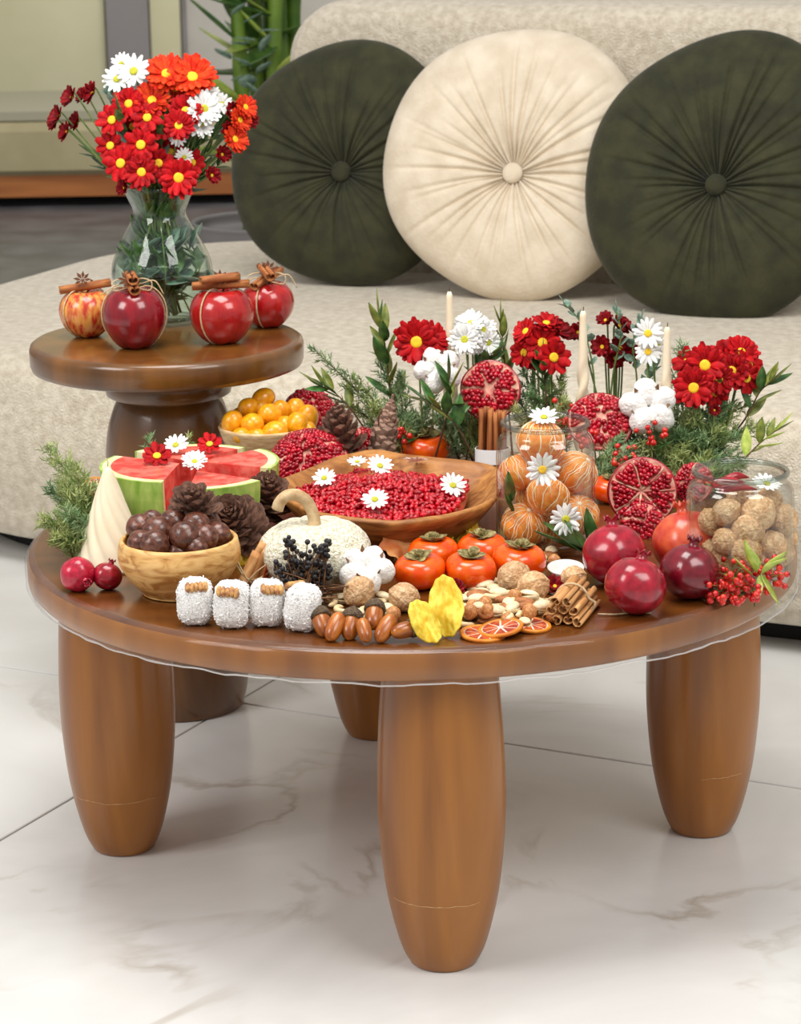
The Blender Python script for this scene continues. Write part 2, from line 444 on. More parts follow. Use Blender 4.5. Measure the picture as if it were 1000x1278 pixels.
cushion('dark green velvet round pleated cushion leaning partly over the cream cushion', M['green_vel'], -.345, .77, .403, .290, 2.0, radians(17), 5, yaw=.14, off=(.02, .0), squash=.92)

# ================================================================== coffee table
tab = thing('coffee_table', 'round lacquered walnut coffee table on four bulging legs covered with food', 'table', (0, 0, 0))
tk = .039
prof = [(0, H - tk), (.485, H - tk), (.496, H - tk + .002), (.4995, H - tk + .006), (.5, H - tk + .014), (.4998, H - .010), (.4975, H - .004), (.492, H - .0008), (.486, H), (.3, H), (0, H)]
tp = MB().add(lathe(prof[:7], 160), 0).add(lathe(prof[6:], 160), 1)
tp.build('tabletop', [M['wood'], M['wood_top']], tab)
lp = smooth_prof([(0, 0), (.034, 0), (.043, .006), (.0545, .035), (.0675, .095), (.0745, .165), (.0758, .225), (.0735, .29), (.0695, .345), (.0655, H - tk + .002)], 6)
leg_me = one(lathe(lp, 56)).mesh('leg', M['wood'])
legs_px = [((555, 1216)), ((151, 1071)), ((880, 1048)), ((468, 926))]
def legr(z):
    for (r0, z0), (r1, z1) in zip(lp[1:], lp[2:]):
        if z0 <= z <= z1 and z1 > z0: return r0 + (r1 - r0) * (z - z0) / (z1 - z0)
    return .06
for (px, py), sg in zip(legs_px, ((.095, -2.6, -.9), (.085, -2.7, -.7), (.095, -1.7, -.8), None)):
    p = G(px, py, 0); p.y += .043
    lg = link('leg', leg_me, tab, (p.x, p.y, 0))
    if sg:                                # pale scuff ring low on the leg
        pts = []; z, a0, a1 = sg
        for i in range(26):
            a = a0 + (a1 - a0) * i / 25; zz = z + .002 * nz((i * .3, p.x * 9, 1)); r = legr(zz)
            pts.append((r * cos(a), r * sin(a), zz))
        one(tube(pts, [.0002 + .0008 * max(0, nz((i * .9, p.x * 5, 3)) + .25) for i in range(26)], 5)).build('scuff', M['scuff'], lg)
# plastic film stretched over the rim
def film():
    rings = []; NA = 220
    steps = [(.489, H + .0004), (.494, H - .0004), (.4985, H - .003), (.5025, H - .010), (.5030, H - tk + .008), (.5012, H - tk + .001), (.496, H - tk - .002)]
    for k, (r, z) in enumerate(steps):
        ring = []
        for i in range(NA):
            a = 2 * pi * i / NA; q = nz((cos(a) * 9, sin(a) * 9, k * .35)); q2 = nz((cos(a) * 22, sin(a) * 22, k * .6 + 4))
            loose = max(0, cos(a + .35)) ** 6
            am = .0022 if k > 2 else (0 if k == 0 else .0006)
            rr = r + am * q + (.0016 * q2 if k > 1 else 0) + (loose * .006 if k > 2 else 0)
            zz = z + (.0 if k < 3 else (.003 * q + .003 * q2) * (1 if k > 4 else .2)) - (loose * .006 if k > 4 else 0) 
            if k < 2: zz = z + .0004
            ring.append(Vector((rr * cos(a), rr * sin(a), zz)))
        rings.append(ring)
    return rings
fr = film()
one(loft(fr[::-1], False, False)).build('plastic_film', M['film'], tab)
hem = [p + Vector((0, 0, -.0005)) for p in fr[-1]]
one(tube(hem + [hem[0]], [.0011 + .0009 * max(0, nz((i * .37, 2, 0))) for i in range(len(hem) + 1)], 5)).build('film_hem', M['film_edge'], tab)

# ================================================================== side table
sb = G(222, 903, 0); SX, SY = -.362, sb.y + .10
side = thing('side_table', 'small round dark walnut pedestal table carrying the vase and apples', 'table', (SX, SY, 0))
one(lathe([(0, HS - .042), (.196, HS - .042), (.2035, HS - .039), (.206, HS - .032), (.2065, HS - .010), (.2045, HS - .004), (.2, HS - .0008), (.194, HS), (0, HS)], 120)).build('tabletop', M['wood_dark'], side)
one(lathe([(0, HS - .085), (.090, HS - .085), (.0945, HS - .082), (.096, HS - .074), (.096, HS - .041), (0, HS - .041)], 64)).build('collar', M['wood_dark'], side)
one(lathe(smooth_prof([(0, .20), (.07, .20), (.088, .235), (.098, .30), (.1005, .37), (.099, .41), (.094, .445), (.084, .476), (.076, .489), (.07, .4945), (0, .495)], 5), 72)).build('pedestal', M['wood_dark'], side)
one(lathe(smooth_prof([(0, 0), (.088, 0), (.099, .008), (.106, .04), (.108, .09), (.102, .15), (.085, .19), (.072, .202), (0, .203)], 5), 72)).build('base', M['wood_dark'], side)

# ================================================================== food and flower builders
M['red_apple'] = mat('apple_red', (150, 14, 22), (190, 36, 32), 4, .2, 0, coat=.5, stretch=(1, 1, .25), lo=.35, hi=.7)
M['crimson_apple'] = mat('apple_crimson', (112, 4, 22), (150, 14, 30), 4, .2, 0, coat=.5, stretch=(1, 1, .25), lo=.35, hi=.7)
M['gold_apple'] = mat('apple_gold', (228, 160, 78), (190, 52, 36), 4.5, .24, 0, coat=.4, stretch=(1, 1, .3), lo=.4, hi=.6)
M['cinnamon'] = mat('cinnamon', (150, 84, 40), (190, 122, 66), 14, .7, 0, stretch=(1, 1, .12), rand=.12)
M['cinnamon_pale'] = mat('cinnamon_pale', (184, 128, 72), (216, 166, 108), 14, .7, 0, stretch=(1, 1, .12), rand=.1)
M['anise'] = mat('star_anise', (84, 44, 24), (124, 72, 42), 5, .6)
M['twine'] = mat('twine', (186, 160, 122), (212, 190, 152), 200, .9)
M['stem_green'] = mat('stem_green', (86, 112, 54), (120, 140, 72), 40, .55)
M['stem_brown'] = mat('stem_brown', (74, 52, 34), (104, 76, 50), 60, .8)
M['leaf'] = mat('leaf_green', (46, 82, 34), (84, 118, 52), 4, .38, 0, rand=.15)
M['leaf_dark'] = mat('leaf_dark', (42, 82, 38), (76, 116, 54), 4, .35, 0, rand=.15)
M['leaf_olive'] = mat('leaf_olive', (92, 112, 44), (138, 146, 66), 4, .38, 0, rand=.15)
M['leaf_light'] = mat('leaf_light', (150, 178, 66), (190, 204, 104), 4, .4, 0, rand=.1)
M['eucalyptus'] = mat('eucalyptus', (96, 128, 112), (136, 160, 142), 4, .6, 0, rand=.12)
M['juniper'] = mat('juniper', (112, 138, 72), (176, 184, 118), 40, .6, 0, lo=.35, hi=.65)
M['juniper_blue'] = mat('juniper_blue', (92, 130, 82), (152, 174, 124), 40, .6, 0, lo=.35, hi=.65)
M['pet_red'] = mat('petal_red', (150, 3, 12), (190, 12, 20), 3, .6, 0, spec=.2, rand=.14)
M['pet_dark'] = mat('petal_dark', (106, 4, 14), (146, 10, 20), 3, .6, 0, spec=.2, rand=.12)
M['pet_orange'] = mat('petal_orange', (204, 34, 12), (230, 72, 30), 3, .6, 0, spec=.2, rand=.1)
M['pet_white'] = mat('petal_white', (238, 238, 234), rough=.6, sss=.1)
M['eye'] = mat('flower_eye', (232, 178, 16), (246, 214, 40), 9, .7)
M['eye_green'] = mat('flower_eye_green', (150, 160, 30), (214, 204, 44), 9, .7)
M['pom_red'] = mat('pomegranate_rind', (128, 6, 28), (176, 24, 48), 2.6, .24, 0, coat=.35, lo=.35, hi=.68)
M['pom_dark'] = mat('pomegranate_dark', (92, 6, 22), (128, 16, 36), 2.6, .22, 0, coat=.4, lo=.35, hi=.68)
M['pom_orange'] = mat('pomegranate_orange', (190, 44, 34), (222, 104, 62), 2.2, .3, 0, coat=.3, lo=.35, hi=.68)
M['pom_pink'] = mat('pomegranate_pink', (158, 12, 44), (192, 30, 60), 2.6, .26, 0, coat=.3)
M['aril'] = mat('aril', (138, 0, 20), (192, 10, 38), 90, .14, 0, coat=.3, sss=.15)
M['aril_bright'] = mat('aril_bright', (150, 0, 18), (206, 6, 32), 90, .12, 0, coat=.35, sss=.15)
M['membrane'] = mat('membrane', (206, 116, 104), (236, 190, 164), 90, .6, 0, sss=.1)
M['flesh'] = mat('melon_flesh', (228, 72, 64), (244, 124, 108), 60, .3, .25, 120, sss=.2, bdist=.004)
M['melon_white'] = mat('melon_white', (224, 222, 160), (238, 234, 190), 30, .4, 0, sss=.1)
M['melon_rind'] = mat('melon_rind', (132, 172, 66), (186, 208, 112), 70, .35, 0, stretch=(1, 1, .3), lo=.35, hi=.65)
M['persimmon'] = mat('persimmon', (232, 72, 4), (242, 100, 14), 2, .22, 0, coat=.35, sss=.15, rand=.05)
M['calyx'] = mat('calyx', (100, 92, 46), (166, 150, 98), 6, .75)
M['orange_flesh'] = mat('tangerine', (236, 134, 36), (246, 166, 76), 4, .45, 0, sss=.25, rand=.05, bdist=.003)
M['pith'] = mat('pith', (252, 238, 210), rough=.8)
M['walnut'] = mat('walnut_shell', (192, 146, 100), (228, 192, 148), 2.5, .6, .35, 4, rand=.1, bdist=.05, dist=.8)
M['choc'] = mat('chestnut_brown', (70, 34, 22), (116, 68, 50), 2.5, .3, .15, 5, rand=.15, coat=.2, bdist=.004)
M['olive_wood'] = mat('olive_wood', (176, 118, 56), (232, 188, 122), 26, .42, 0, stretch=(1, 1, 3.2), lo=.34, hi=.62, dist=1.4, c3=(218, 168, 100))
M['acacia'] = mat('acacia_wood', (120, 70, 28), (190, 132, 70), 16, .48, 0, stretch=(1, 2.5, 4), lo=.3, hi=.66, dist=1.2, c3=(160, 104, 50))
M['pale_wood'] = mat('pale_wood', (200, 166, 116), (228, 198, 152), 60, .6, 0, 50, stretch=(1, 1, 5))
M['kumquat'] = mat('kumquat', (238, 152, 12), (248, 182, 30), 3, .3, 0, coat=.3, sss=.15, rand=.06)
M['cone'] = mat('pine_cone', (70, 44, 34), (124, 88, 70), 3, .75, 0, rand=.25)
M['cone_tip'] = mat('pine_cone_tan', (116, 86, 70), (158, 126, 108), 3, .8, 0, rand=.15)
M['coconut'] = mat('coconut', (204, 200, 195), (250, 249, 247), 11, .9, .4, 16, bdist=.03, lo=.36, hi=.5, detail=6)  # grey speckle paints the tiny shadows between shreds into the colour
M['nutfill'] = mat('nut_filling', (150, 96, 62), (212, 162, 92), 160, .5)
M['acorn'] = mat('acorn', (140, 70, 20), (190, 112, 40), 3, .28, 0, coat=.2, stretch=(1, 1, .2), rand=.14)
M['acorn_cap'] = mat('acorn_cap', (66, 50, 38), (112, 92, 68), 9, .85, .4, 12, bdist=.03)
M['wax'] = mat('cream_wax', (236, 222, 192), (246, 234, 208), 12, .4, 0, sss=.3)
M['pumpkin'] = mat('cream_pumpkin', (208, 200, 168), (242, 238, 220), 16, .85, .5, 20, lo=.36, hi=.56, bdist=.03)
M['pump_stem'] = mat('pumpkin_stem', (176, 142, 100), (212, 184, 142), 60, .8, .4, 120, bdist=.003)
M['cotton'] = mat('cotton', (238, 236, 232), rough=1, bump=.25, bscale=4, bdist=.05)
M['husk'] = mat('husk', (96, 64, 40), (140, 100, 64), 60, .8)
M['berry_black'] = mat('black_berry', (26, 24, 26), (46, 44, 46), 60, .45)
M['berry_red'] = mat('red_berry', (196, 14, 16), (222, 46, 26), 60, .22, 0, coat=.4)
M['citrus_rind'] = mat('citrus_rind', (206, 112, 20), (230, 146, 40), 60, .5)
M['citrus_flesh'] = mat('citrus_flesh', (150, 36, 24), (206, 92, 34), 90, .4, .3, 160, bdist=.003)
M['dried_yellow'] = mat('dried_yellow', (222, 178, 22), (250, 224, 84), 80, .5, .3, 120, bdist=.003, sss=.1)
M['dried_apple'] = mat('dried_apple', (206, 116, 60), (232, 176, 110), 30, .6, .4, 120, bdist=.004)
M['almond'] = mat('almond', (142, 84, 44), (184, 120, 70), 6, .7, 0, stretch=(.3, 1, 1), rand=.08)
M['cashew'] = mat('cashew', (226, 196, 142), (242, 220, 176), 3, .5, 0, rand=.07)
M['pistachio'] = mat('pistachio_shell', (222, 202, 160), (238, 224, 190), 3, .5, 0, rand=.07)
M['pist_green'] = mat('pistachio_kernel', (130, 138, 52), (170, 120, 84), 4, .6)
M['hazel'] = mat('hazelnut', (170, 104, 52), (206, 150, 92), 3, .5, 0, rand=.07)
M['white_card'] = mat('white_paper', (240, 240, 240), rough=.7)
M['chili'] = mat('red_chili', (140, 14, 26), (176, 30, 40), 40, .3, 0, coat=.3)

# ---- flowers
def petals_mesh(name, n, L, Wd, mt, layers=1, cup=.25, notch=False, blunt=.35, seed=1):
    rnd = random.Random(seed); mb = MB()
    for k in range(layers):
        for i in range(n):
            a = 2 * pi * (i + .5 * k) / n + rnd.uniform(-.08, .08); l = L * (1 - .12 * k) * rnd.uniform(.9, 1.05)
            mb.add(leaf(l, Wd * rnd.uniform(.9, 1.1), .10 + rnd.uniform(-.12, .05), .25, 5, .62, blunt, .02), 0,
                   Rz(a) @ T(L * .10, 0, k * .06 * L) @ Ry(-(cup + k * .16 + rnd.uniform(-.1, .1))))
    return mb.mesh(name, mt)
eye_prof = [(0, -.25), (.7, -.2), (.98, .05), (.9, .32), (.62, .5), (.3, .52), (0, .46)]
PM = {}
PM['white'] = petals_mesh('petals', 15, 1.0, .36, M['pet_white'], 1, .08, seed=2)
PM['white2'] = petals_mesh('petals', 17, 1.0, .32, M['pet_white'], 2, .18, seed=3)
PM['red'] = petals_mesh('petals', 9, 1.0, .62, M['pet_red'], 1, .16, blunt=.45, seed=4)
PM['red2'] = petals_mesh('petals', 13, 1.0, .42, M['pet_red'], 2, .12, blunt=.4, seed=5)
PM['dark'] = petals_mesh('petals', 10, 1.0, .55, M['pet_dark'], 2, .45, blunt=.4, seed=6)
PM['orange'] = petals_mesh('petals', 22, 1.0, .30, M['pet_orange'], 2, .18, blunt=.4, seed=7)
EM = {'y': one(lathe(eye_prof, 20)).mesh('eye', M['eye']), 'g': one(lathe(eye_prof, 20)).mesh('eye', M['eye_green'])}
def flower_head(root, kind, r, mt, eye=None, ek='y'):
    eye = eye or {'white': .27, 'white2': .26, 'red': .30, 'red2': .28, 'dark': .2, 'orange': .26}[kind]
    link('petals', PM[kind], root, mat=mt @ S3(r))
    link('eye', EM[ek], root, mat=mt @ T(0, 0, .06 * r) @ S3(r * eye, r * eye, r * eye * .7))
def loose_flower(name, label, kind, p, d, r, group=None, ek='y'):
    t = thing(name, label, 'flower', p, group)
    flower_head(t, kind, r, aim(d, U(0, 6)) @ T(0, 0, .12 * r), ek=ek)
    return t
def stem_flower(name, label, kind, base, head, d, r, group=None, ek='y', leaves=0, rs=.0013, via=None):
    base = Vector(base); head = Vector(head); d = Vector(d).normalized()
    t = thing(name, label, 'flower', base, group)
    hl = head - base; pts = [Vector(), (Vector(via) - base) if via else hl * .5 + Vector((0, 0, .01)), hl - d * (r * .8), hl - d * .001]
    sp = catmull(pts, 6); one(tube(sp, rs, 6)).build('stem', M['stem_green'], t)
    flower_head(t, kind, r, T(hl) @ aim(d, U(0, 6)), ek=ek)
    for k in range(leaves):
        q = sp[min(len(sp) - 2, 3 + k * 3)]; a = U(0, 2 * pi)
        link('leaf', LM['small'], t, mat=T(q) @ aimx((cos(a), sin(a), .6)) @ S3(U(.02, .032)))
    return t
LM = {'small': one(leaf(1, .42, .1, .3)).mesh('leaf', M['leaf']), 'dark': one(leaf(1, .40, .12, .3)).mesh('leaf', M['leaf_dark']),
      'olive': one(leaf(1, .34, .12, .3)).mesh('leaf', M['leaf_olive']), 'light': one(leaf(1, .36, .18, .35)).mesh('leaf', M['leaf_light']),
      'euca': one(leaf(1, .85, .08, .15, peak=.5)).mesh('leaf', M['eucalyptus'])}

# ---- foliage
def branch(name, label, pts, lk, n, ln, rs=.0016, group=None, cat='branch', stem='stem_brown', spread=.75, t0=.2, tip=True, jit=.25):
    base = Vector(pts[0]); t = thing(name, label, cat, base, group)
    sp = catmull([Vector(p) - base for p in pts], 10)
    one(tube(sp, [rs * (1 - .6 * i / len(sp)) for i in range(len(sp))], 6)).build('stem', M[stem], t)
    for k in range(n):
        q = t0 + (1 - t0) * k / max(1, n - 1); i = min(len(sp) - 2, int(q * (len(sp) - 1)))
        tg = (sp[i + 1] - sp[max(0, i - 1)]).normalized(); a = k * 2.4 + U(-.4, .4)
        o = tg.orthogonal().normalized(); o = Matrix.Rotation(a, 3, tg) @ o
        s = spread * (1 - .5 * q) + U(-jit, jit) * .4
        d = (tg * (1 - s) + o * s + Vector((0, 0, .1))).normalized()
        link('leaf', LM[lk] if isinstance(lk, str) else LM[lk[k % len(lk)]], t, mat=T(sp[i]) @ aimx(d, U(-.5, .5)) @ S3(ln * U(.8, 1.1) * (1 - .25 * q)))
    if tip: link('leaf', LM[lk] if isinstance(lk, str) else LM[lk[0]], t, mat=T(sp[-1]) @ aimx(sp[-1] - sp[-3]) @ S3(ln * .8))
    return t
def juniper(label, pts, length, nb=26, mt='juniper', group=None, needle=.0105, seed=0, dens=1.0, name='juniper_sprig'):
    rnd = random.Random(seed); base = Vector(pts[0]); t = thing(name, label, 'greenery', base, group)
    sp = catmull([Vector(p) - base for p in pts], 10); L = len(sp)
    one(tube(sp, [.0018 * (1 - .7 * i / L) for i in range(L)], 5)).build('stem', M['stem_brown'], t)
    mb = MB()
    def needles(path, step):
        for i in range(len(path) - 1):
            a, b = path[i], path[i + 1]; n = max(1, int((b - a).length / step))
            tg = (b - a).normalized(); o0 = tg.orthogonal().normalized()
            for k in range(n):
                p = a.lerp(b, k / n); o = Matrix.Rotation(rnd.uniform(0, 2 * pi), 3, tg) @ o0
                d = (tg * .75 + o * .65).normalized(); ln = needle * rnd.uniform(.6, 1.15); w = d.cross(o0); w = w.normalized() * ln * .13 if w.length > 1e-5 else Vector((ln * .13, 0, 0))
                nn = d.cross(w).normalized() * ln * .08
                mb.add(([p - w, p + w, p + d * ln, p + nn], [(0, 1, 2), (1, 3, 2), (3, 0, 2)]))
    for b in range(nb):
        q = .08 + .9 * b / nb; i = min(L - 2, int(q * (L - 1))); tg = (sp[i + 1] - sp[i]).normalized()
        o = Matrix.Rotation(b * 2.39 + rnd.uniform(-.4, .4), 3, tg) @ tg.orthogonal().normalized()
        ln = length * (1 - .65 * q) * rnd.uniform(.7, 1.1)
        d = (tg * .8 + o * .75).normalized(); p0 = sp[i]; path = [p0]
        for k in range(5):
            path.append(path[-1] + d * ln / 5); d = (d + tg * .12 + Vector((rnd.uniform(-.2, .2), rnd.uniform(-.2, .2), rnd.uniform(-.1, .2)))).normalized()
        mb.add(tube(path, [.0008 * (1 - .12 * k) for k in range(6)], 4, False)); needles(path, .0027 / dens)
        for k in (1, 2, 3):
            o2 = Matrix.Rotation(rnd.uniform(0, 6.28), 3, d) @ d.orthogonal().normalized(); d2 = (d * .8 + o2 * .6).normalized()
            l2 = ln * .45; needles([path[k], path[k] + d2 * l2 * .5, path[k] + d2 * l2 + Vector((0, 0, .1 * l2))], .003 / dens)
    needles(sp[int(L * .6):], .002)
    stuff(mb.build('needles', M[mt], t, smooth=False)); return t
def berry_cluster(label, base, pts_dir, n, spread, rb, mt='berry_red', leaves=0, group=None, lk='leaf', name='berry_sprig', cat='berries', stem='stem_brown'):
    base = Vector(base); t = thing(name, label, cat, base, group); st = MB(); be = MB(); end = Vector(pts_dir)
    st.add(tube(catmull([Vector(), end * .5 + Vector((0, 0, .004)), end], 5), .0009, 5))
    for k in range(n):
        o = Vector((random.gauss(0, 1), random.gauss(0, 1), random.gauss(0, .7)))
        o = o / max(1, o.length / 1.9) * spread * .5; c = end * U(.75, 1.05) + o; c.z = max(c.z, rb - base.z + H + .0008)
        st.add(tube([end * .7, end * .7 + (c - end * .7) * .6 + Vector((0, 0, .002)), c], .0005, 4))
        be.add(ball(9, 6), 0, T(c) @ S3(rb * U(.85, 1.1)))
        be.add(tube([c + (c - end * .6).normalized() * rb * .9, c + (c - end * .6).normalized() * rb * 1.15], .0007, 5), 1)
    st.build('stems', M[stem], t); stuff(be.build('berries', [M[mt], M['berry_black']], t))
    for k in range(leaves):
        a = U(0, 6.28); link('leaf', LM[lk], t, mat=T(end * U(.4, 1.1)) @ aimx((cos(a), sin(a), U(.1, .6))) @ S3(U(.022, .034)))
    return t

# ---- pomegranates
def pom_fn(a, t, d):
    k = 1 + .02 * cos(6 * a) * sin(t) + .02 * nz(d * 1.5); z = d.z
    p = d * k; p.z *= .93
    if t < .6: p.z -= .05 * (1 - t / .6) ** 2
    return p
def crown(r, mt=None):
    mb = MB(); n = 6; pr = []
    N = 36; rings = []
    for k, (rr, z) in enumerate(((.24, 0), (.17, .10), (.17, .2), (.22, .3), (.26, .38))):
        ring = []
        for i in range(N):
            a = 2 * pi * i / N; tooth = abs(((a * n / (2 * pi)) % 1) - .5) * 2
            zz = z - (.18 * tooth if k == 4 else .08 * tooth if k == 3 else 0); ring.append(Vector((rr * cos(a), rr * sin(a), zz)) * r)
        rings.append(ring)
    inner = [[p * .86 if abs(p.z) < 1e-9 else Vector((p.x * .84, p.y * .84, p.z)) for p in rg] for rg in rings[::-1]]
    mb.add(loft(rings + inner[:-1], False, True)); return mb
def pomegranate(label, c, r, mt, up=(0, 0, 1), group=None, name='pomegranate'):
    t = thing(name, label, 'pomegranate', group=group, mat=T(c) @ aim(up, U(0, 6)))
    one(ball(32, 20, pom_fn)).build('fruit', mt, t, mat=S3(r))
    crown(r).build('crown', mt, t, mat=T(0, 0, .84 * r)); return t
aril_vf = ball(7, 4, lambda a, t, d: Vector((d.x * .62, d.y * .55, d.z * (1 if d.z > 0 else .8))))
def add_aril(mb, p, s, d=None, mi=0):
    mb.add(aril_vf, mi, T(p) @ aim(d if d is not None else (U(-1, 1), U(-1, 1), U(-.6, 1)), U(0, 6)) @ S3(s))
def pom_half(label, c, r, face, mt='pom_red', n_seg=6, name='pomegranate_half', group=None, s=.0055, seed=0, bumpy=0.0, depth=.92):
    """half fruit with the cut face along +Z of its own frame"""
    rnd = random.Random(seed)
    t = thing(name, label, 'pomegranate', group=group, mat=T(c) @ aim(face, rnd.uniform(0, 6)))
    k = 30; prof = [(0, -r * depth)] + [(r * sin(pi / 2 * i / 10), -r * depth * cos(pi / 2 * i / 10)) for i in range(1, 11)]
    prof += [(r * .985, r * .03), (r * .93, r * .03)]
    one(lathe(prof, 40, lambda a, q, z: q * (1 + .03 * nz((cos(a) * 2, sin(a) * 2, seed))))).build('rind', M[mt], t)
    mem = MB().add(lathe([(r * .95, r * .035), (r * .7, -.01 * r), (r * .3, .0), (0, .02 * r)], 40))
    segs = [rnd.uniform(-.15, .15) + 2 * pi * i / n_seg for i in range(n_seg)]
    for a in segs:
        mem.add(tube([(0.05 * r, 0, .05 * r), (r * .5 * cos(a), r * .5 * sin(a), .05 * r + bumpy * r * .6), (r * .93 * cos(a), r * .93 * sin(a), .04 * r)], [r * .05, r * .022, r * .03], 5))
    mem.build('membrane', M['membrane'], t)
    ar = MB(); st = s * .95; m = int(r / st) + 1
    for i in range(-m, m + 1):
        for j in range(-m, m + 1):
            x = (i + .5 * (j % 2)) * st + rnd.uniform(-.25, .25) * st; y = j * st * .87 + rnd.uniform(-.25, .25) * st
            q = sqrt(x * x + y * y)
            if q > r * .86 or q < r * .07: continue
            a = atan2(y, x); near = min(abs((a - g + pi) % (2 * pi) - pi) for g in segs) * q
            if near < s * .34: continue
            h = bumpy * r * max(0, 1 - (q / r) ** 2)
            add_aril(ar, Vector((x, y, .02 * r + h + rnd.uniform(-.2, .3) * s)), s * rnd.uniform(.95, 1.2), (x * .7 + rnd.uniform(-.003, .003), y * .7 + rnd.uniform(-.003, .003), -r * .5))
    if bumpy:
        MB().add(lathe([(r * .9, 0)] + [(r * .9 * cos(q * pi / 2), bumpy * r * .93 * sin(q * pi / 2)) for q in (.2, .4, .6, .8)] + [(0, bumpy * r * .93)], 30)).build('pulp', M['membrane'], t)
    stuff(ar.build('arils', M['aril'], t)); return t

# ---- cinnamon, anise, twine
def quill(L, r, seed=0):
    rnd = random.Random(seed); N = 26; th = r * .16; prof = []
    for i in range(N):                    # double scroll cross-section
        q = i / (N - 1) * 2 - 1; a = q * 4.6 - pi / 2; rr = r * (1 - .62 * max(0, abs(q) - .3) / .7)
        off = r * .34 * (1 if q > 0 else -1) * min(1, abs(q) * 1.6)
        prof.append(Vector((off + rr * .66 * sin(a + pi / 2), -rr * .7 * cos(a + pi / 2), 0)))
    rings = []; nz_ = 7
    for k in range(nz_):
        z = L * k / (nz_ - 1); pts = []
        for i, p in enumerate(prof): pts.append(Vector((p.x * (1 + .05 * nz((z * 40, 0, seed))), p.y, z + (rnd.uniform(-.5, .5) * r * .3 if k in (0, nz_ - 1) else 0))))
        inner = [Vector((p.x * .80, p.y * .80, p.z)) for p in pts[::-1]]
        rings.append(pts + inner)
    v, f = loft(rings, False, False); n = 2 * N
    for base, flip in ((0, False), ((nz_ - 1) * n, True)):
        for i in range(N - 1):
            q = (base + i, base + i + 1, base + n - 2 - i, base + n - 1 - i); f.append(q if flip else q[::-1])
    return v, f
def anise_mesh():
    mb = MB()
    for k in range(8):
        a = 2 * pi * k / 8 + U(-.1, .1); l = U(.85, 1.05)
        mb.add(([(.1, 0, .1), (.55 * l, -.17, .16), (.55 * l, .17, .16), (l, 0, .22), (.5 * l, 0, -.1), (.55 * l, 0, .03)],
                [(0, 5, 2), (0, 1, 5), (1, 3, 5), (5, 3, 2), (0, 4, 1), (1, 4, 3), (4, 0, 2), (4, 2, 3)]), 0, Rz(a))
        mb.add(ball(6, 4), 0, Rz(a) @ T(.5 * l, 0, .12) @ S3(.13, .08, .06))
    mb.add(ball(8, 5), 0, S3(.16, .16, .12)); return mb.mesh('star_anise', M['anise'], False)
ANISE = anise_mesh()
STICKS = [one(quill(1.0, .07, s)).mesh('cinnamon_stick', M['cinnamon']) for s in range(3)]
STICKS_P = [one(quill(1.0, .09, s + 5)).mesh('cinnamon_stick', M['cinnamon_pale']) for s in range(3)]

# ---- apples
apple_vf = lambda: ball(36, 22, lambda a, t, d: d * (1 + .03 * cos(5 * a) * max(0, -d.z) ** 2) * (1 - .42 * exp(-(t / .34) ** 2) - .18 * exp(-((pi - t) / .3) ** 2)) * (1 + .13 * d.z * sin(t)) + Vector((0, 0, -.02)))
def apple(label, px, py, rp, mt, ang, anise_d, flip=1, squash=.97, bow=True, sticks=((0, 0, 0),), ring=1.5):
    c, r = rest(px, py, rp, .88, HS); dv = Vector((SX - c.x, SY - c.y, 0)); c += dv.normalized() * max(0, dv.length - .172); t = thing('apple', label, 'apple', (c.x, c.y, HS), 'apples tied with twine on the side table')
    zc = r * .88 * squash
    one(apple_vf()).build('fruit', mt, t, mat=T(0, 0, zc) @ Rz(U(0, 6)) @ S3(r, r, r * squash))
    top = zc + r * .86 * squash
    one(tube(catmull([(0, 0, top - r * .3), (.004, 0, top), (.010, .004, top + .016)], 4), [.0016] * 8 + [.0022], 6)).build('stalk', M['stem_brown'], t)
    cs = Vector((cos(ang), sin(ang), 0))
    tw = MB()
    for b in (ring,):        # twine ring round the fruit
        pts = []
        for i in range(49):
            q = 2 * pi * i / 48; pr = Vector((sin(q), 0, cos(q)))
            k = (1 - .42 * exp(-(min(q, 2 * pi - q) / .34) ** 2) * .55 - .18 * exp(-(abs(pi - q) / .3) ** 2)) * (1 + .13 * pr.z * abs(sin(q)))
            p = Vector((pr.x * r * k * 1.03 * cos(b), pr.x * r * k * 1.03 * sin(b), zc + pr.z * r * k * squash * 1.02))
            p.z = max(p.z, .0012); pts.append(p)
        tw.add(tube(pts, .0012, 6, False))
    kn = Vector((0, 0, top + .004))
    if bow:
        f2 = Vector((0, -1, 0))
        for sg in (-1, 1):
            lp_ = [kn, kn + Vector((sg * .012, -.008, .012)), kn + Vector((sg * .028, -.012, .008)), kn + Vector((sg * .026, -.016, -.004)), kn + Vector((sg * .010, -.012, -.002)), kn]
            tw.add(tube(catmull(lp_, 6), .0011, 5))
            tw.add(tube(catmull([kn, kn + Vector((sg * .016, -.014, .006)), kn + Vector((sg * .034, -.018, .004 + .006 * sg)), kn + Vector((sg * .046, -.016, -.010))], 6), .0010, 5))
    tw.build('twine', M['twine'], t)
    for k, (da, dz, ln) in enumerate(sticks):
        d = Vector((cos(ang + da), sin(ang + da), dz)).normalized(); l = .075 if not ln else ln
        link('cinnamon_stick', STICKS[k % 3], t, mat=T(Vector((0, (-.004 - .014 * k) if abs(da) < 1 else -.018, top + .008 + .012 * (k % 2))) - d * l * .5) @ aim(d) @ S3(.145, .145, l))
    link('star_anise', ANISE, t, mat=T(Vector((0, 0, top + .018)) + Vector(anise_d) * .02 + Vector((0, -.016, 0))) @ aim((anise_d[0] * .6, -.8, .7)) @ S3(.016))
    return t

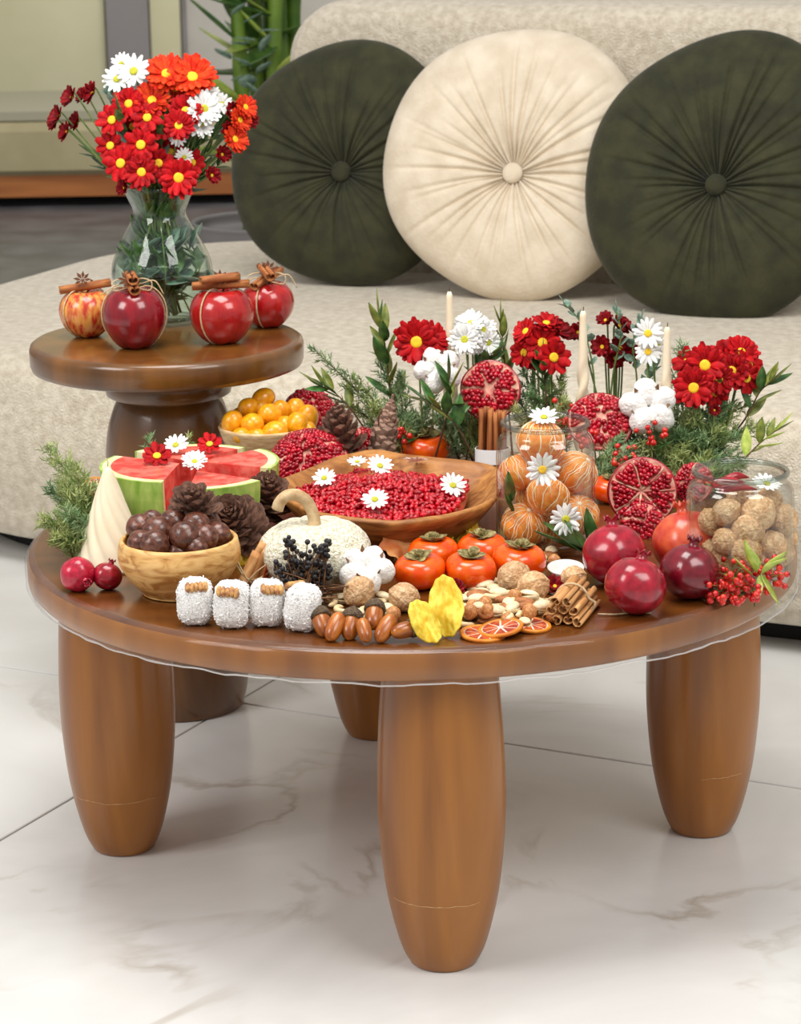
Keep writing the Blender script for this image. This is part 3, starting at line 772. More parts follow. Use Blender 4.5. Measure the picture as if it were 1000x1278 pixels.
# ================================================================== on the side table
VB = G(205, 402, HS); VB.z = HS
vase = thing('glass_vase', 'clear hourglass glass vase full of green stems on the small table', 'vase', VB)
vo = smooth_prof([(0, .0), (.044, .0), (.050, .006), (.062, .030), (.0755, .060), (.078, .082), (.073, .105), (.057, .138), (.0425, .164), (.041, .174), (.046, .188), (.0575, .2135)], 5)
vi = [(max(0, r - .0022), z + (.006 if z < .004 else 0)) for r, z in vo][::-1]
one(lathe(vo + vi, 64)).build('glass_body', M['vase_glass'], vase)
one(tube([(.0565 * cos(a * pi / 24), .0565 * sin(a * pi / 24), .2135) for a in range(49)], .0016, 7, False)).build('rim', M['vase_glass'], vase)
wp = [(max(0, r - .003), z) for r, z in vo if .006 < z < .1]
one(lathe([(0, .007)] + wp + [(0, wp[-1][1])], 48)).build('water', M['vase_glass'], vase)
YV = VB.y
def vstem(name, label, kind, px, py, rp, dy, tilt=(0, 0), group=None, ek='y', leaves=0):
    hd = GY(px, py, YV + dy); k = (px - 205) / 110
    b = VB + Vector((-k * .025 + U(-.012, .012), U(-.02, .02), .012))
    via = VB + Vector((k * .022 + U(-.008, .008), dy * .25 + U(-.01, .01), .172))
    d = (k * .45 + tilt[0], -1, .38 + tilt[1] - (py - 150) / 400)
    return stem_flower(name, label, kind, b, hd, d, rp / ppm(hd), group, ek, leaves, .0014, via)
g = 'red daisies in the glass vase'
for px, py, rp, dy, kd in [(161, 130, 21, -.02, 'red2'), (140, 150, 19, -.03, 'red'), (184, 147, 19, -.035, 'red'), (199, 159, 17, -.03, 'red'),
        (232, 139, 22, -.035, 'red2'), (223, 157, 20, -.05, 'red2'), (138, 182, 18, -.035, 'red'), (176, 181, 21, -.05, 'red'), (151, 204, 21, -.05, 'red'),
        (177, 215, 22, -.06, 'red2'), (198, 204, 19, -.045, 'red'), (223, 222, 25, -.065, 'red2'), (208, 134, 16, -.02, 'red'), (190, 172, 17, -.02, 'red'), (212, 190, 18, -.02, 'red'), (240, 203, 16, -.02, 'red'), (166, 158, 17, -.01, 'red'), (160, 192, 16, -.02, 'red')]:
    vstem('red_daisy', 'full double red daisy with yellow eye in the glass vase' if kd == 'red2' else 'single red daisy with few broad petals in the glass vase', kd, px, py, rp * 1.0, dy, group=g, leaves=1)
for px, py, rp, dy in [(208, 93, 27, .0), (240, 97, 30, -.005), (190, 126, 25, -.015), (218, 112, 20, .01)]:
    vstem('orange_gerbera', 'orange-red many-petalled flower at the top of the vase bouquet', 'orange', px, py, rp, dy, (0, .25), group='orange-red flowers in the glass vase')
for px, py, rp, dy, kd in [(167, 89, 20, .0, 'white'), (146, 99, 17, .0, 'white'), (152, 80, 14, .015, 'white'), (255, 136, 22, -.03, 'white2'), (250, 155, 18, -.03, 'white2'), (277, 130, 13, .0, 'white'), (253, 116, 17, -.01, 'white2'), (230, 196, 11, -.035, 'white'), (222, 172, 11, -.03, 'white'), (263, 121, 14, .01, 'white2')]:
    vstem('white_daisy', 'small white daisy in the glass vase bouquet', kd, px, py, rp, dy, group='white daisies in the glass vase', ek='g')
for px, py, rp, dy in [(90, 122, 15, .0), (116, 117, 15, .01), (74, 145, 14, -.01), (70, 153, 12, .0), (84, 165, 13, -.02), (97, 152, 13, .0), (104, 120, 11, .02), (156, 234, 12, -.05)]:
    vstem('dark_red_bloom', 'half-open dark red bloom spreading sideways out of the vase', 'dark', px, py, rp, dy, (-.9, .2), group='dark red blooms in the glass vase')
for px, py, rp, dy in [(306, 134, 16, .0), (299, 150, 16, -.01), (293, 174, 18, -.02), (285, 165, 14, -.01), (310, 150, 13, .01), (277, 193, 12, -.02), (264, 219, 12, -.03), (289, 140, 13, 0.)]:
    vstem('rust_bloom', 'rusty orange-red bloom on the sofa side of the vase bouquet', 'orange' if rp > 15 else 'dark', px, py, rp, dy, (.5, .1), group='rusty blooms in the glass vase')
for k in range(26):                       # green sprigs standing in the vase
    a = 2 * pi * k / 13 + U(-.2, .2); q = U(.02, .045)
    e = VB + Vector((q * 1.7 * cos(a), q * 1.2 * sin(a) + .012, U(.235, .33)))
    branch('leafy_sprig', 'green leafy sprig standing in the glass vase', [VB + Vector((-.02 * cos(a), -.02 * sin(a), .012)), VB + Vector(((.03 + .03 * (k % 2)) * cos(a), (.03 + .03 * (k % 2)) * sin(a), .085)), VB + Vector((.02 * cos(a), .02 * sin(a), .172)), e],
           ('small', 'dark', 'euca'), 13, .046, .0014, 'leafy sprigs in the glass vase', 'greenery', 'stem_green', .8, .12)
for px, py in [(262, 190), (275, 205), (250, 215), (245, 175), (132, 210), (268, 170), (205, 175), (165, 170), (120, 195), (215, 205)]:
    branch('leafy_sprig', 'green leafy sprig standing in the glass vase', [VB + Vector((U(-.02, .02), U(-.02, .02), .012)), VB + Vector(((px - 205) * .0003, .0, .172)), GY((px + 205) / 2, py + 25, YV - .005), GY(px, py, YV + .01)],
           ('dark', 'small'), 9, .042, .0014, 'leafy sprigs in the glass vase', 'greenery', 'stem_green', .85, .5)
branch('eucalyptus_sprig', 'grey-green eucalyptus sprig beside the white daisies in the vase', [VB + Vector((0, 0, .014)), VB + Vector((-.02, 0, .172)), GY(150, 150, YV), GY(136, 116, YV)], 'euca', 8, .026, .0014, None, 'greenery', 'stem_green', .8, .55)

apple('yellow and red streaked apple tied with a cinnamon stick and anise', 108, 390, 34, M['gold_apple'], .25, (-.1, .2, 0), sticks=((0, .1, .078),), bow=False, ring=.75)
apple('dark crimson apple with a bow of twine in front of the vase', 168, 400, 39, M['crimson_apple'], -.1, (-.3, -.35, -.1), squash=1.1, sticks=((-1.15, -.25, .045), (1.9, .1, .04)), ring=.12)
apple('bright red apple with a long cinnamon stick laid across it', 277, 393, 40, M['red_apple'], .08, (.0, .1, 0), sticks=((0, .02, .085), (.3, .05, .06)), bow=False, ring=.95)
apple('small red apple with a twine bow and broken cinnamon at table edge', 342, 378, 33, M['red_apple'], .9, (.15, .3, .2), sticks=((.1, .25, .07), (1.0, .2, .05)), ring=1.2)

# ================================================================== coffee table: left side
WC = G(238, 577, H + .09); WC.z = H
M_top = .09
def sector(r0, r1, a0, a1, h, n=14, m=7, top=1.0):
    Rz_ = lambda z: .70 + .30 * sin(pi / 2 * (z / h) ** .6) if z > 0 else .70
    rings = []
    for k in range(m + 1):
        z = h * k / m; q = Rz_(z); ring = [Vector((r1 * q * cos(a0 + (a1 - a0) * i / n), r1 * q * sin(a0 + (a1 - a0) * i / n), z)) for i in range(n + 1)]
        if r0 < 1e-6: ring.append(Vector((0, 0, z)))
        else: ring += [Vector((r0 * q * cos(a1 + (a0 - a1) * i / n), r0 * q * sin(a1 + (a0 - a1) * i / n), z)) for i in range(n + 1)]
        rings.append(ring)
    return loft(rings)
def melon(label, a0, a1, off, tilt=0.0, h=.09, R=.105):
    a0, a1 = radians(a0), radians(a1); am = (a0 + a1) / 2
    t = thing('watermelon_wedge', label, 'watermelon', mat=T(WC + Vector((off * cos(am), off * sin(am), .0006))) @ Matrix.Rotation(tilt, 4, Vector((-sin(am), cos(am), 0))))
    one(sector(0, R * .86, a0, a1, h)).build('flesh', M['flesh'], t, smooth=False)
    one(sector(R * .86, R * .965, a0, a1, h * .998)).build('pith_layer', M['melon_white'], t, smooth=False)
    one(sector(R * .965, R, a0, a1, h * .996)).build('rind', M['melon_rind'], t, smooth=False)
melon('watermelon wedge with pale green rind beside the twisted cone candle', 150, 262, .016)
melon('watermelon wedge behind the bowl of brown balls and small cone', 268, 325, .022, h=.083)
melon('watermelon wedge nearest the bowl of kumquats', 335, 402, .012)
melon('watermelon wedge at the back of the cut melon below the side table', 50, 140, .010, h=.088)
zt = H + .094
for lab, kd, px, py, r, ek in [('red daisy head on the watermelon wedge beside the candle', 'red', 196, 571, .019, 'y'), ('white daisy head at the back of the watermelon', 'white', 220, 557, .0165, 'g'),
        ('dark red daisy head on the watermelon near the kumquat bowl', 'red', 262, 556, .0165, 'g'), ('white daisy head in the middle of the watermelon', 'white2', 243, 578, .0165, 'g')]:
    p = G(px, py, zt + .004); loose_flower('red_daisy' if kd == 'red' else 'white_daisy', lab, kd, p, (U(-.2, .2), -.55, .8), r, ek=ek)

# twisted cone candle
cb = G(140, 706); cone_h = .128
def twist_cone():
    rings = []; N = 120
    for k in range(41):
        q = k / 40; z = cone_h * q; r = (.041 * (1 - q) ** .92 + .0035) * (1 if q < .97 else (1 - q) / .03 * .8 + .2)
        rings.append([Vector((r * (1 + .07 * abs(cos(5.5 * (a + 1.9 * q)))) * cos(a) , r * (1 + .07 * abs(cos(5.5 * (a + 1.9 * q)))) * sin(a), z)) for a in [2 * pi * i / N for i in range(N)]])
    return loft(rings)
t = thing('cone_candle', 'cream cone-shaped candle with twisted flutes beside the watermelon', 'candle', (cb.x, cb.y, H + .0008))
one(twist_cone()).build('wax', M['wax'], t)
one(tube([(0, 0, cone_h - .002), (.001, 0, cone_h + .006), (-.002, 0, cone_h + .011)], .0008, 5)).build('wick', M['twine'], t)

c, r = rest(97, 717, 22.5, .93); pomegranate('small crimson pomegranate lying in front of the juniper', c, r, M['pom_pink'], (.55, -.75, -.2))
c, r = rest(134, 719, 18.5, .93); pomegranate('tiny red pomegranate touching the olive wood bowl', c, r, M['pom_red'], (.3, .25, .9))

gj = 'juniper sprigs beside the cone candle'
jl = 'bushy green juniper sprig at the table edge beside the cone candle'
jb = G(112, 690)
for k, (bx, by, ex, ey, dy, ln) in enumerate([(112, 672, 58, 556, .10, .05), (115, 690, 62, 610, .02, .05), (112, 696, 92, 580, .03, .05), (120, 694, 112, 610, .03, .045), (98, 700, 54, 650, -.01, .045), (118, 704, 82, 640, -.02, .045), (92, 706, 70, 672, -.02, .04), (120, 700, 128, 640, -.01, .04), (105, 700, 78, 600, .04, .05)]):
    b = G(bx, by); b.z = H + .002; e = GY(ex, ey, b.y + dy)
    juniper(jl, [b, b.lerp(e, .5) + Vector((.006, 0, .012)), e], ln, 36, 'juniper_blue' if k % 2 else 'juniper', gj, seed=k)

# olive wood bowl with brown nuts
bb = G(222, 752); BR = .0735; bw = Vector((bb.x, bb.y + .045, H))
t = thing('olive_wood_bowl', 'round olive wood bowl holding glossy brown balls', 'bowl', bw)
bo = smooth_prof([(0, .001), (.042, .001), (.047, .004), (.060, .018), (.0715, .036), (.0745, .050), (.0715, .067)], 5)
bi = smooth_prof([(.066, .067), (.068, .050), (.060, .030), (.040, .014), (0, .010)], 4)
one(lathe(bo + [(.0695, .0685), (.0675, .0685)] + bi, 72)).build('bowl_body', M['olive_wood'], t)
choc_vf = one(ball(20, 14, lambda a, t, d: d * (1 + .05 * nz(d * 2.2) + .03 * nz(d * 5)))).mesh('brown_ball', M['choc'])
for k, (px, py, rp, dy) in enumerate([(175, 659, 18, .02), (197, 664, 20, -.005), (176, 678, 17, -.03), (193, 680, 19, -.042), (231, 670, 20, -.035), (256, 671, 17, -.03), (272, 667, 16, .0), (216, 652, 17, .015), (245, 656, 18, .0), (262, 655, 15, .03), (212, 682, 14, -.02), (222, 690, 14, -.04), (246, 684, 14, -.045), (190, 650, 14, .05), (230, 655, 16, .05)]):
    p = GY(px, py, bw.y + dy); o = link('brown_ball', choc_vf, None, mat=T(p) @ Rz(U(0, 6)) @ Rx(U(0, 3)) @ S3(rp / ppm(p) * 1.02))
    tag(o, 'glossy brown ball heaped in the olive wood bowl', 'sweet', 'brown balls in the olive wood bowl')

# ---- pine cones
sc_v = [(0, -.14, 0), (0, .14, 0), (.6, -.36, .06), (.6, .36, .06), (1, -.26, .26), (1, .26, .26), (1.06, 0, .34), (0, 0, -.1), (.6, 0, -.10), (.98, 0, .10), (.6, 0, .12)]
sc_f = [(0, 2, 10), (0, 10, 1), (1, 10, 3), (2, 4, 10), (4, 6, 10), (10, 6, 5), (10, 5, 3), (7, 8, 2, 0), (7, 1, 3, 8), (8, 9, 4, 2), (8, 3, 5, 9), (9, 6, 4), (9, 5, 6)]
SCALE = {k: MB().add((sc_v, sc_f)).mesh('scale', M[k], False) for k in ('cone', 'cone_tip')}
def pine_cone(label, base, axis, hh, R, n=64, opening=1.0, mt='cone', group=None, name='pine_cone'):
    t = thing(name, label, 'pine cone', group=group, mat=T(base) @ aim(axis, U(0, 6)))
    one(lathe(smooth_prof([(0, 0), (R * .35, .02 * hh), (R * .42, .3 * hh), (R * .25, .75 * hh), (0, .96 * hh)], 4), 14)).build('core', M[mt], t)
    for k in range(n):
        q = (k + .5) / n; a = k * 2.39996; z = hh * (.04 + .9 * q)
        pr = sin(pi * min(1, (.18 + .82 * q) ** .8)) ** .8 if q < .97 else .15
        ln = max(.2, pr) * R * (.85 + .1 * U(-1, 1)); el = opening * (-.25 + 1.45 * q) + (1 - opening) * 1.15
        link('scale', SCALE[mt], t, mat=Rz(a) @ T(R * .16 * (1 - q), 0, z) @ Ry(-el) @ Rx(U(-.15, .15)) @ S3(ln, ln * 1.0, ln * .9))
    return t
p = GY(240, 660, bw.y + .105); p.z = H
pine_cone('small brown pine cone standing on the heap of brown balls', GY(243, 652, bw.y + .03), (0, -.25, 1), .046, .034, 44)
pine_cone('open brown pine cone leaning on the olive wood bowl', G(300, 668, H + .03), (-.15, -.55, .6), .062, .042, 62)
pine_cone('open brown pine cone between the watermelon and the cream pumpkin', G(330, 640, H + .028), (.15, -.35, .75), .06, .036, 58)
pine_cone('open brown pine cone behind the broken pomegranate near the kumquats', Vector((GY(428, 560, .27).x, .27, H + .004)), (-.05, -.15, 1), GY(428, 492, .27).z - H - .006, .043, 66)
pine_cone('slender greyish tan closed pine cone leaning beside the juniper', Vector((GY(468, 560, .285).x, .285, H + .004)), (.22, -.05, 1), (GY(492, 488, .285).z - H) * 1.0, .034, 90, .28, 'cone_tip')
pine_cone('small reddish brown cone beside the upright cinnamon bundle', G(592, 540, H + .018), (-.3, -.4, .8), .05, .028, 50)

# ---- kumquat bowl
kb = G(332, 533, H + .05); kb.z = H
t = thing('pale_wood_bowl', 'small pale wood bowl filled with kumquats', 'bowl', kb)
bo = smooth_prof([(0, .001), (.040, .001), (.052, .012), (.063, .032), (.070, .052)], 5); bi = smooth_prof([(.065, .053), (.058, .032), (.045, .015), (0, .008)], 4)
one(lathe(bo + [(.0685, .0545), (.0665, .0545)] + bi, 60)).build('bowl_body', M['pale_wood'], t)
kq = one(ball(20, 14, lambda a, t, d: Vector((d.x * .86, d.y * .86, d.z * 1.05)) * (1 - .08 * exp(-(t / .2) ** 2)))).mesh('kumquat', M['kumquat'])
for px, py, rp, dy, ax in [(290, 528, 16, -.02, 0), (311, 509, 15, .015, 1), (329, 497, 15, .03, 1), (337, 518, 17, -.005, 1), (315, 530, 17, -.03, 1), (351, 514, 15, .02, 0), (343, 540, 17, -.045, 1), (369, 512, 15, .03, 0), (384, 521, 16, .01, 0), (371, 531, 17, -.02, 0), (321, 546, 14, -.045, 1), (303, 545, 13, -.045, 1), (356, 533, 14, -.015, 0), (325, 512, 14, .02, 0), (300, 520, 14, .02, 1), (358, 525, 13, .03, 1), (385, 538, 12, -.02, 0)]:
    p = GY(px, py, kb.y + dy); o = link('kumquat', kq, None, mat=T(p) @ Rz(U(0, 6)) @ (Ry(pi / 2 + U(-.4, .4)) if ax else Ry(U(-.4, .4))) @ S3(rp / ppm(p)))
    tag(o, 'small golden kumquat heaped in the pale wood bowl', 'kumquat', 'kumquats in the pale wood bowl')
def chunk(label, px, py, rp, face, z=None, seed=0, bumpy=.45, s=.0058, mt='pom_red'):
    r = rp / 900; c = G(px, py, H + (z if z is not None else r * .6)); r = rp / ppm(c)
    pom_half(label, c, r, face, mt, 5, 'broken_pomegranate', None, s, seed, bumpy, .5)
chunk('broken pomegranate piece of red arils leaning on the pale wood bowl', 385, 578, 52, (-.1, -.75, .8), .045, 2, .5)
chunk('smaller broken pomegranate piece below the brown pine cone', 448, 565, 42, (.15, -.6, .9), .04, 3, .5)
chunk('broken pomegranate piece behind the kumquats', 388, 512, 34, (.2, -.6, .8), .05, 4, .5)

# ---- carved tray of arils
RIM = [(342, 604), (352, 622), (390, 640), (440, 650), (500, 653), (560, 645), (608, 632), (626, 612), (624, 588), (590, 577), (545, 573), (500, 568), (462, 562), (420, 572), (378, 588)]
zr = H + .058
rim = closed_catmull([G(x, y, zr + (.006 if y < 580 else 0)) for x, y in RIM], 6)
tc_ = sum(rim, Vector()) / len(rim); tc_.z = H
t = thing('carved_wooden_tray', 'hand-carved oblong wooden bowl heaped with pomegranate seeds', 'bowl', tc_)
def trg(k, z, nn=0.0): return [Vector(((p.x - tc_.x) * k, (p.y - tc_.y) * k, z + (p.z - zr if z > .04 else 0) + nn * nz(p * 20))) for p in rim]
rings = [trg(.45, .001), trg(.62, .002), trg(.72, .010), trg(.85, .028), trg(.95, .046, .001), trg(1.0, .056, .002), trg(.995, .060, .002), trg(.965, .061, .002), trg(.90, .052, .001), trg(.82, .040), trg(.66, .026), trg(.4, .02)]
one(loft(rings)).build('tray_body', M['acacia'], t)
def inside(x, y, poly):
    c = False; n = len(poly)
    for i in range(n):
        a, b = poly[i], poly[(i + 1) % n]
        if (a.y > y) != (b.y > y) and x < (b.x - a.x) * (y - a.y) / (b.y - a.y) + a.x: c = not c
    return c
ap = [p + Vector((-.012, .004, 0)) for p in trg(.76, .05)]; ar = MB(); xs = [p.x for p in ap]; ys = [p.y for p in ap]; st = .0068
def dome(x, y): return .047 + .013 * (1 - min(1, (x / .11) ** 2 + (y / .10) ** 2))
x = min(xs)
while x < max(xs):
    y = min(ys)
    while y < max(ys):
        xx, yy = x + U(-.3, .3) * st, y + U(-.3, .3) * st
        if inside(xx, yy, ap):
            add_aril(ar, Vector((xx, yy, dome(xx, yy) + U(-.002, .003))), .0058 * U(.85, 1.1))
        y += st
    x += st
ar.add(loft([[p + Vector((-.012, .004, 0)) for p in trg(a, b)] for a, b in ((.74, .030), (.77, .040), (.6, .046), (.2, .054))], False, True))
o = stuff(ar.build('pomegranate_arils', M['aril_bright'], None, tc_)); tag(o, 'heap of loose red pomegranate seeds in the carved wooden bowl', 'pomegranate seeds')
for lab, px, py, r, d in [('white daisy head on the pomegranate seeds toward the broken pomegranate', 405, 598, .0148, (-.1, -.6, .8)), ('white daisy head half buried at the back of the seeds by the pine cone', 446, 578, .013, (0, -.2, 1)),
        ('paired white daisy head at the back middle of the pomegranate seeds', 474, 583, .0165, (.2, -.5, .8)), ('white daisy head facing away in front of the single persimmon', 519, 577, .0145, (0, .35, .9)),
        ('white daisy head on the seeds next to the tangerine jar', 565, 607, .0165, (.2, -.65, .7)), ('white daisy head at the front edge of the pomegranate seeds', 468, 625, .0165, (0, -.55, .8))]:
    loose_flower('white_daisy', lab, 'white', G(px, py, H + .064), d, r, ek='g')

# ================================================================== cream pumpkin
c, r = rest(393, 688, 72, .60); c_p = c.copy(); pass
t = thing('pumpkin', 'cream speckled decorative pumpkin with a curled tan stem', 'pumpkin', (c.x, c.y, H))
def pump(a, t_, d):
    k = 1 - .07 * abs(cos(4.5 * a)) ** 6 * sin(t_) - .25 * exp(-(t_ / .35) ** 2) + .01 * nz(d * 9)
    return Vector((d.x * k, d.y * k, d.z * k * .62))
one(ball(90, 30, pump)).build('fruit', M['pumpkin'], t, mat=T(0, 0, r * .60) @ S3(r))
top = Vector((0, 0, r * .60 + r * .44))
def sp_(px, py, dy=0): return GY(px, py, c.y + dy) - Vector((c.x, c.y, H))
one(tube(catmull([Vector((-.002, 0, r * .95)), sp_(392, 648), sp_(386, 630), sp_(374, 619, -.004), sp_(360, 618, -.006), sp_(350, 626, -.008), sp_(346, 636, -.008)], 6),
         [.0125, .011, .0095, .009, .0085, .008, .0078] + [.0075] * 30, 10)).build('stem', M['pump_stem'], t)

# ================================================================== coconut rolls
def roll_mesh(seed):
    def fn(a, t_, d):
        e = .55; f = lambda q: math.copysign(abs(q) ** e, q)
        p = Vector((f(d.x), f(d.y), f(d.z))); p = p / max(1, p.length ** .35)
        n = 1 + .04 * nz(d * 3 + Vector((seed, 0, 0))) + .035 * nz(d * 14 + Vector((0, seed, 0)))
        return Vector((p.x * .84, p.y * .84, p.z * 1.12)) * n
    return ball(48, 34, fn)
for k, (px, py, tl_, nut, lab) in enumerate([(243, 788, 0, (.05, -.72, .72), 'coconut coated roll with a dark nut centre in front of the olive wood bowl'), (288, 792, .04, (-.05, -.85, .62), 'coconut coated roll with a wide golden nut centre below the tied cinnamon'),
        (332, 790, .05, (.12, -.75, .7), 'coconut coated roll with a small golden nut centre in front of the dark berries'), (373, 796, .16, (-.5, .5, 1.0), 'tilted coconut coated roll touching the acorns')]):
    b = G(px, py - 4); hh = .030; ry = .0255
    t = thing('coconut_roll', lab, 'sweet', mat=T(b.x, b.y + .018, H + .0008) @ Ry(tl_))
    one(roll_mesh(k * 3.1)).build('body', M['coconut'], t, mat=T(0, 0, .027) @ S3(ry, ry, .0245))
    fl = MB()
    for i in range(240):                  # coconut shreds
        d = Vector((random.gauss(0, 1), random.gauss(0, 1), random.gauss(0, 1))).normalized(); e = .55; f = lambda q: math.copysign(abs(q) ** e, q)
        p = Vector((f(d.x), f(d.y), f(d.z))); p = p / max(1, p.length ** .35); p = Vector((p.x * .84 * ry, p.y * .84 * ry, .027 + p.z * 1.12 * .0245))
        l = U(.0014, .0034); fl.add(([(-l, -.0005, 0), (l, -.0004, 0), (l, .0004, .0003), (-l, .0005, .0004), (0, 0, .0014)], [(0, 1, 4), (1, 2, 4), (2, 3, 4), (3, 0, 4)]), 0, T(p) @ aim(d, U(0, 6)) @ Ry(U(-.9, .9)) @ Rx(U(-.6, .6)))
    stuff(fl.build('coconut_shreds', M['coconut'], t, smooth=False))
    nm = MB(); nd = Vector(nut).normalized()
    e = .55; f = lambda q: math.copysign(abs(q) ** e, q); p = Vector((f(nd.x), f(nd.y), f(nd.z))); p = p / max(1, p.length ** .35)
    p = Vector((p.x * .84 * ry, p.y * .84 * ry, .027 + p.z * 1.12 * .0245)) * 1.0
    for i in range(5): nm.add(ball(10, 7, lambda a, t_, d: d * (1 + .2 * nz(d * 4 + Vector((i, 0, 0))))), 0, T(p) @ aim(nd) @ T(-.010 + .005 * i, U(-.001, .001), -.0005) @ S3(.0036, .0068, .004))
    nm.build('nut_centre', M['nutfill'], t)

# ================================================================== acorns
ac_n = one(lathe(smooth_prof([(0, -1), (.08, -.97), (.28, -.86), (.44, -.55), (.5, -.1), (.49, .4), (.40, .8), (.2, .98), (0, 1.0)], 4), 22)).mesh('nut', M['acorn'])
ac_c = one(lathe([(.3, .3), (.52, .28), (.57, .38), (.56, .6), (.48, .85), (.3, 1.05), (.08, 1.14), (.07, 1.3), (0, 1.32)], 22)).mesh('cap', M['acorn_cap'])
for px, py, l, az, cap, up, lab in [(402, 780, .0185, .25, 1, 0, 'capped chestnut-brown acorn touching the tilted coconut roll'), (418, 786, .0175, -.35, 0, 0, 'slim capless tan acorn between two capped acorns'), (438, 783, .019, -.15, 1, 0, 'large capped acorn in the middle of the acorn row'),
        (455, 790, .0145, .2, 0, 0, 'short capless acorn at the front of the acorn row'), (467, 771, .0185, -.1, 1, .009, 'capped acorn lying on top of the row below the walnut'), (481, 788, .0175, -.5, 0, 0, 'plump capless golden acorn beside the end acorn'), (506, 789, .0165, -1.15, 1, 0, 'capped reddish acorn beside the dried yellow slices')]:
    p = G(px, py - 3, H + .0145 + up); d = Vector((sin(-az), .75 * cos(az), .62 if not up else .5) if abs(az) < 1 else (sin(-az), cos(az), .12))
    t = thing('acorn', lab, 'acorn', mat=T(p) @ aim(d))
    link('nut', ac_n, t, mat=S3(l * 1.12, l * 1.12, l * 1.08))
    if cap: link('cap', ac_c, t, mat=S3(l * 1.2, l * 1.2, l * 1.05))

# ================================================================== walnuts
wal = [one(ball(28, 18, lambda a, t_, d, s=s: d * (1 + .05 * nz(d * 3.2 + Vector((s, 0, 0))) + .06 * nz(d * 7 + Vector((0, s, 0))) + .05 * abs(nz(d * 4 + Vector((s, s, 0)))) + .07 * exp(-(d.y / .07) ** 2)) * (1 + .08 * d.z))).mesh('walnut', M['walnut']) for s in (1, 5, 9)]
def walnut(label, p, r, group=None):
    o = link('walnut', random.choice(wal), None, mat=T(p) @ Rz(U(0, 6)) @ Rx(U(-1.2, 1.2)) @ S3(r, r * .95, r * 1.03)); return tag(o, label, 'walnut', group)
for px, py, rp, up, lab in [(447, 740, 20, 0, 'whole walnut in front of the white cotton boll'), (506, 746, 19, 0, 'whole walnut beside the dried yellow slices'), (640, 725, 20, .004, 'whole walnut leaning on a persimmon above the mixed nuts'), (665, 733, 20, 0, 'ribbed whole walnut at the back of the mixed nuts'), (715, 722, 16, 0, 'whole walnut in the small white dish'), (418, 728, 13, 0, 'small walnut half hidden behind the cotton boll')]:
    c, r = rest(px, py, rp, .95); c.z += up; walnut(lab, c, r)

# ---- mixed nuts
almond_me = one(ball(14, 10, lambda a, t_, d: Vector((d.x * 1.0, d.y * .58 * (1 - .28 * d.x), d.z * .36)))).mesh('almond', M['almond'])
hazel_me = one(ball(16, 12, lambda a, t_, d: d * (1 + .10 * exp(-(t_ / .35) ** 2)))).mesh('hazelnut', M['hazel'])
def cash():
    pts = [Vector((cos(a), sin(a), 0)) for a in [pi * (-.05 + 1.1 * i / 12) for i in range(13)]]
    return one(tube(pts, [.10, .28, .38, .42, .42, .38, .34, .32, .32, .33, .32, .24, .08], 10)).mesh('cashew', M['cashew'])
cashew_me = cash()
def pist():
    mb = MB()
    for sg in (1, -1):
        mb.add(ball(14, 9, lambda a, t_, d: Vector((d.x, d.y * .62, max(d.z, -.05) * .5))), 0, Ry(-.12 * sg) @ S3(1, 1, sg) @ T(0, 0, .08))
    mb.add(ball(10, 7, lambda a, t_, d: Vector((d.x * .85, d.y * .5, d.z * .3))), 1); return mb.mesh('pistachio', [M['pistachio'], M['pist_green']])
pist_me = pist()
NUT = {'almond': (almond_me, .0145, .36), 'hazelnut': (hazel_me, .0090, 1), 'cashew': (cashew_me, .0098, .45), 'pistachio': (pist_me, .0120, .62)}
def nut(kind, px, py, up, label, group):
    me, s, k = NUT[kind]; p = G(px, py, H + s * k + up)
    o = link(kind, me, None, mat=T(p) @ Rz(U(0, 6.28)) @ Rx(U(-.5, .5) if up else U(-.15, .15)) @ S3(s * U(.92, 1.08))); tag(o, label, 'nut', group)
pile = 'mixed nuts between the persimmons and the cinnamon bundle'
NL = {'almond': 'brown almond in the pile of mixed nuts', 'hazelnut': 'round hazelnut in the pile of mixed nuts', 'cashew': 'pale curved cashew in the pile of mixed nuts', 'pistachio': 'split pistachio in the pile of mixed nuts'}
spots = [('almond', 596, 748), ('almond', 638, 758), ('almond', 653, 751), ('cashew', 615, 750), ('pistachio', 574, 760), ('pistachio', 585, 766), ('cashew', 601, 770), ('cashew', 646, 769), ('pistachio', 626, 769), ('hazelnut', 662, 763), ('pistachio', 617, 736), ('cashew', 632, 745), ('pistachio', 671, 752), ('cashew', 684, 747), ('cashew', 583, 777),
         ('hazelnut', 609, 762), ('pistachio', 662, 744), ('almond', 627, 757), ('hazelnut', 590, 757), ('pistachio', 601, 740), ('cashew', 588, 744), ('pistachio', 566, 770), ('cashew', 675, 766), ('pistachio', 686, 758), ('almond', 612, 775), ('hazelnut', 634, 774), ('pistachio', 606, 731), ('cashew', 622, 728), ('almond', 680, 735), ('pistachio', 576, 749), ('hazelnut', 690, 768), ('pistachio', 655, 777), ('cashew', 595, 732)]
for i in range(24):
    k = ('pistachio', 'cashew', 'almond', 'pistachio', 'hazelnut', 'cashew')[i % 6]; q = i * 2.39996; spots.append((k, 628 + 52 * sqrt((i + .5) / 24) * cos(q), 754 + 17 * sqrt((i + .5) / 24) * sin(q)))
for i, (k, px, py) in enumerate(spots): nut(k, px, py, .009 if i > 32 or (635 < px < 660 and py < 760) or i in (0, 3, 15, 11) else 0, NL[k], pile)
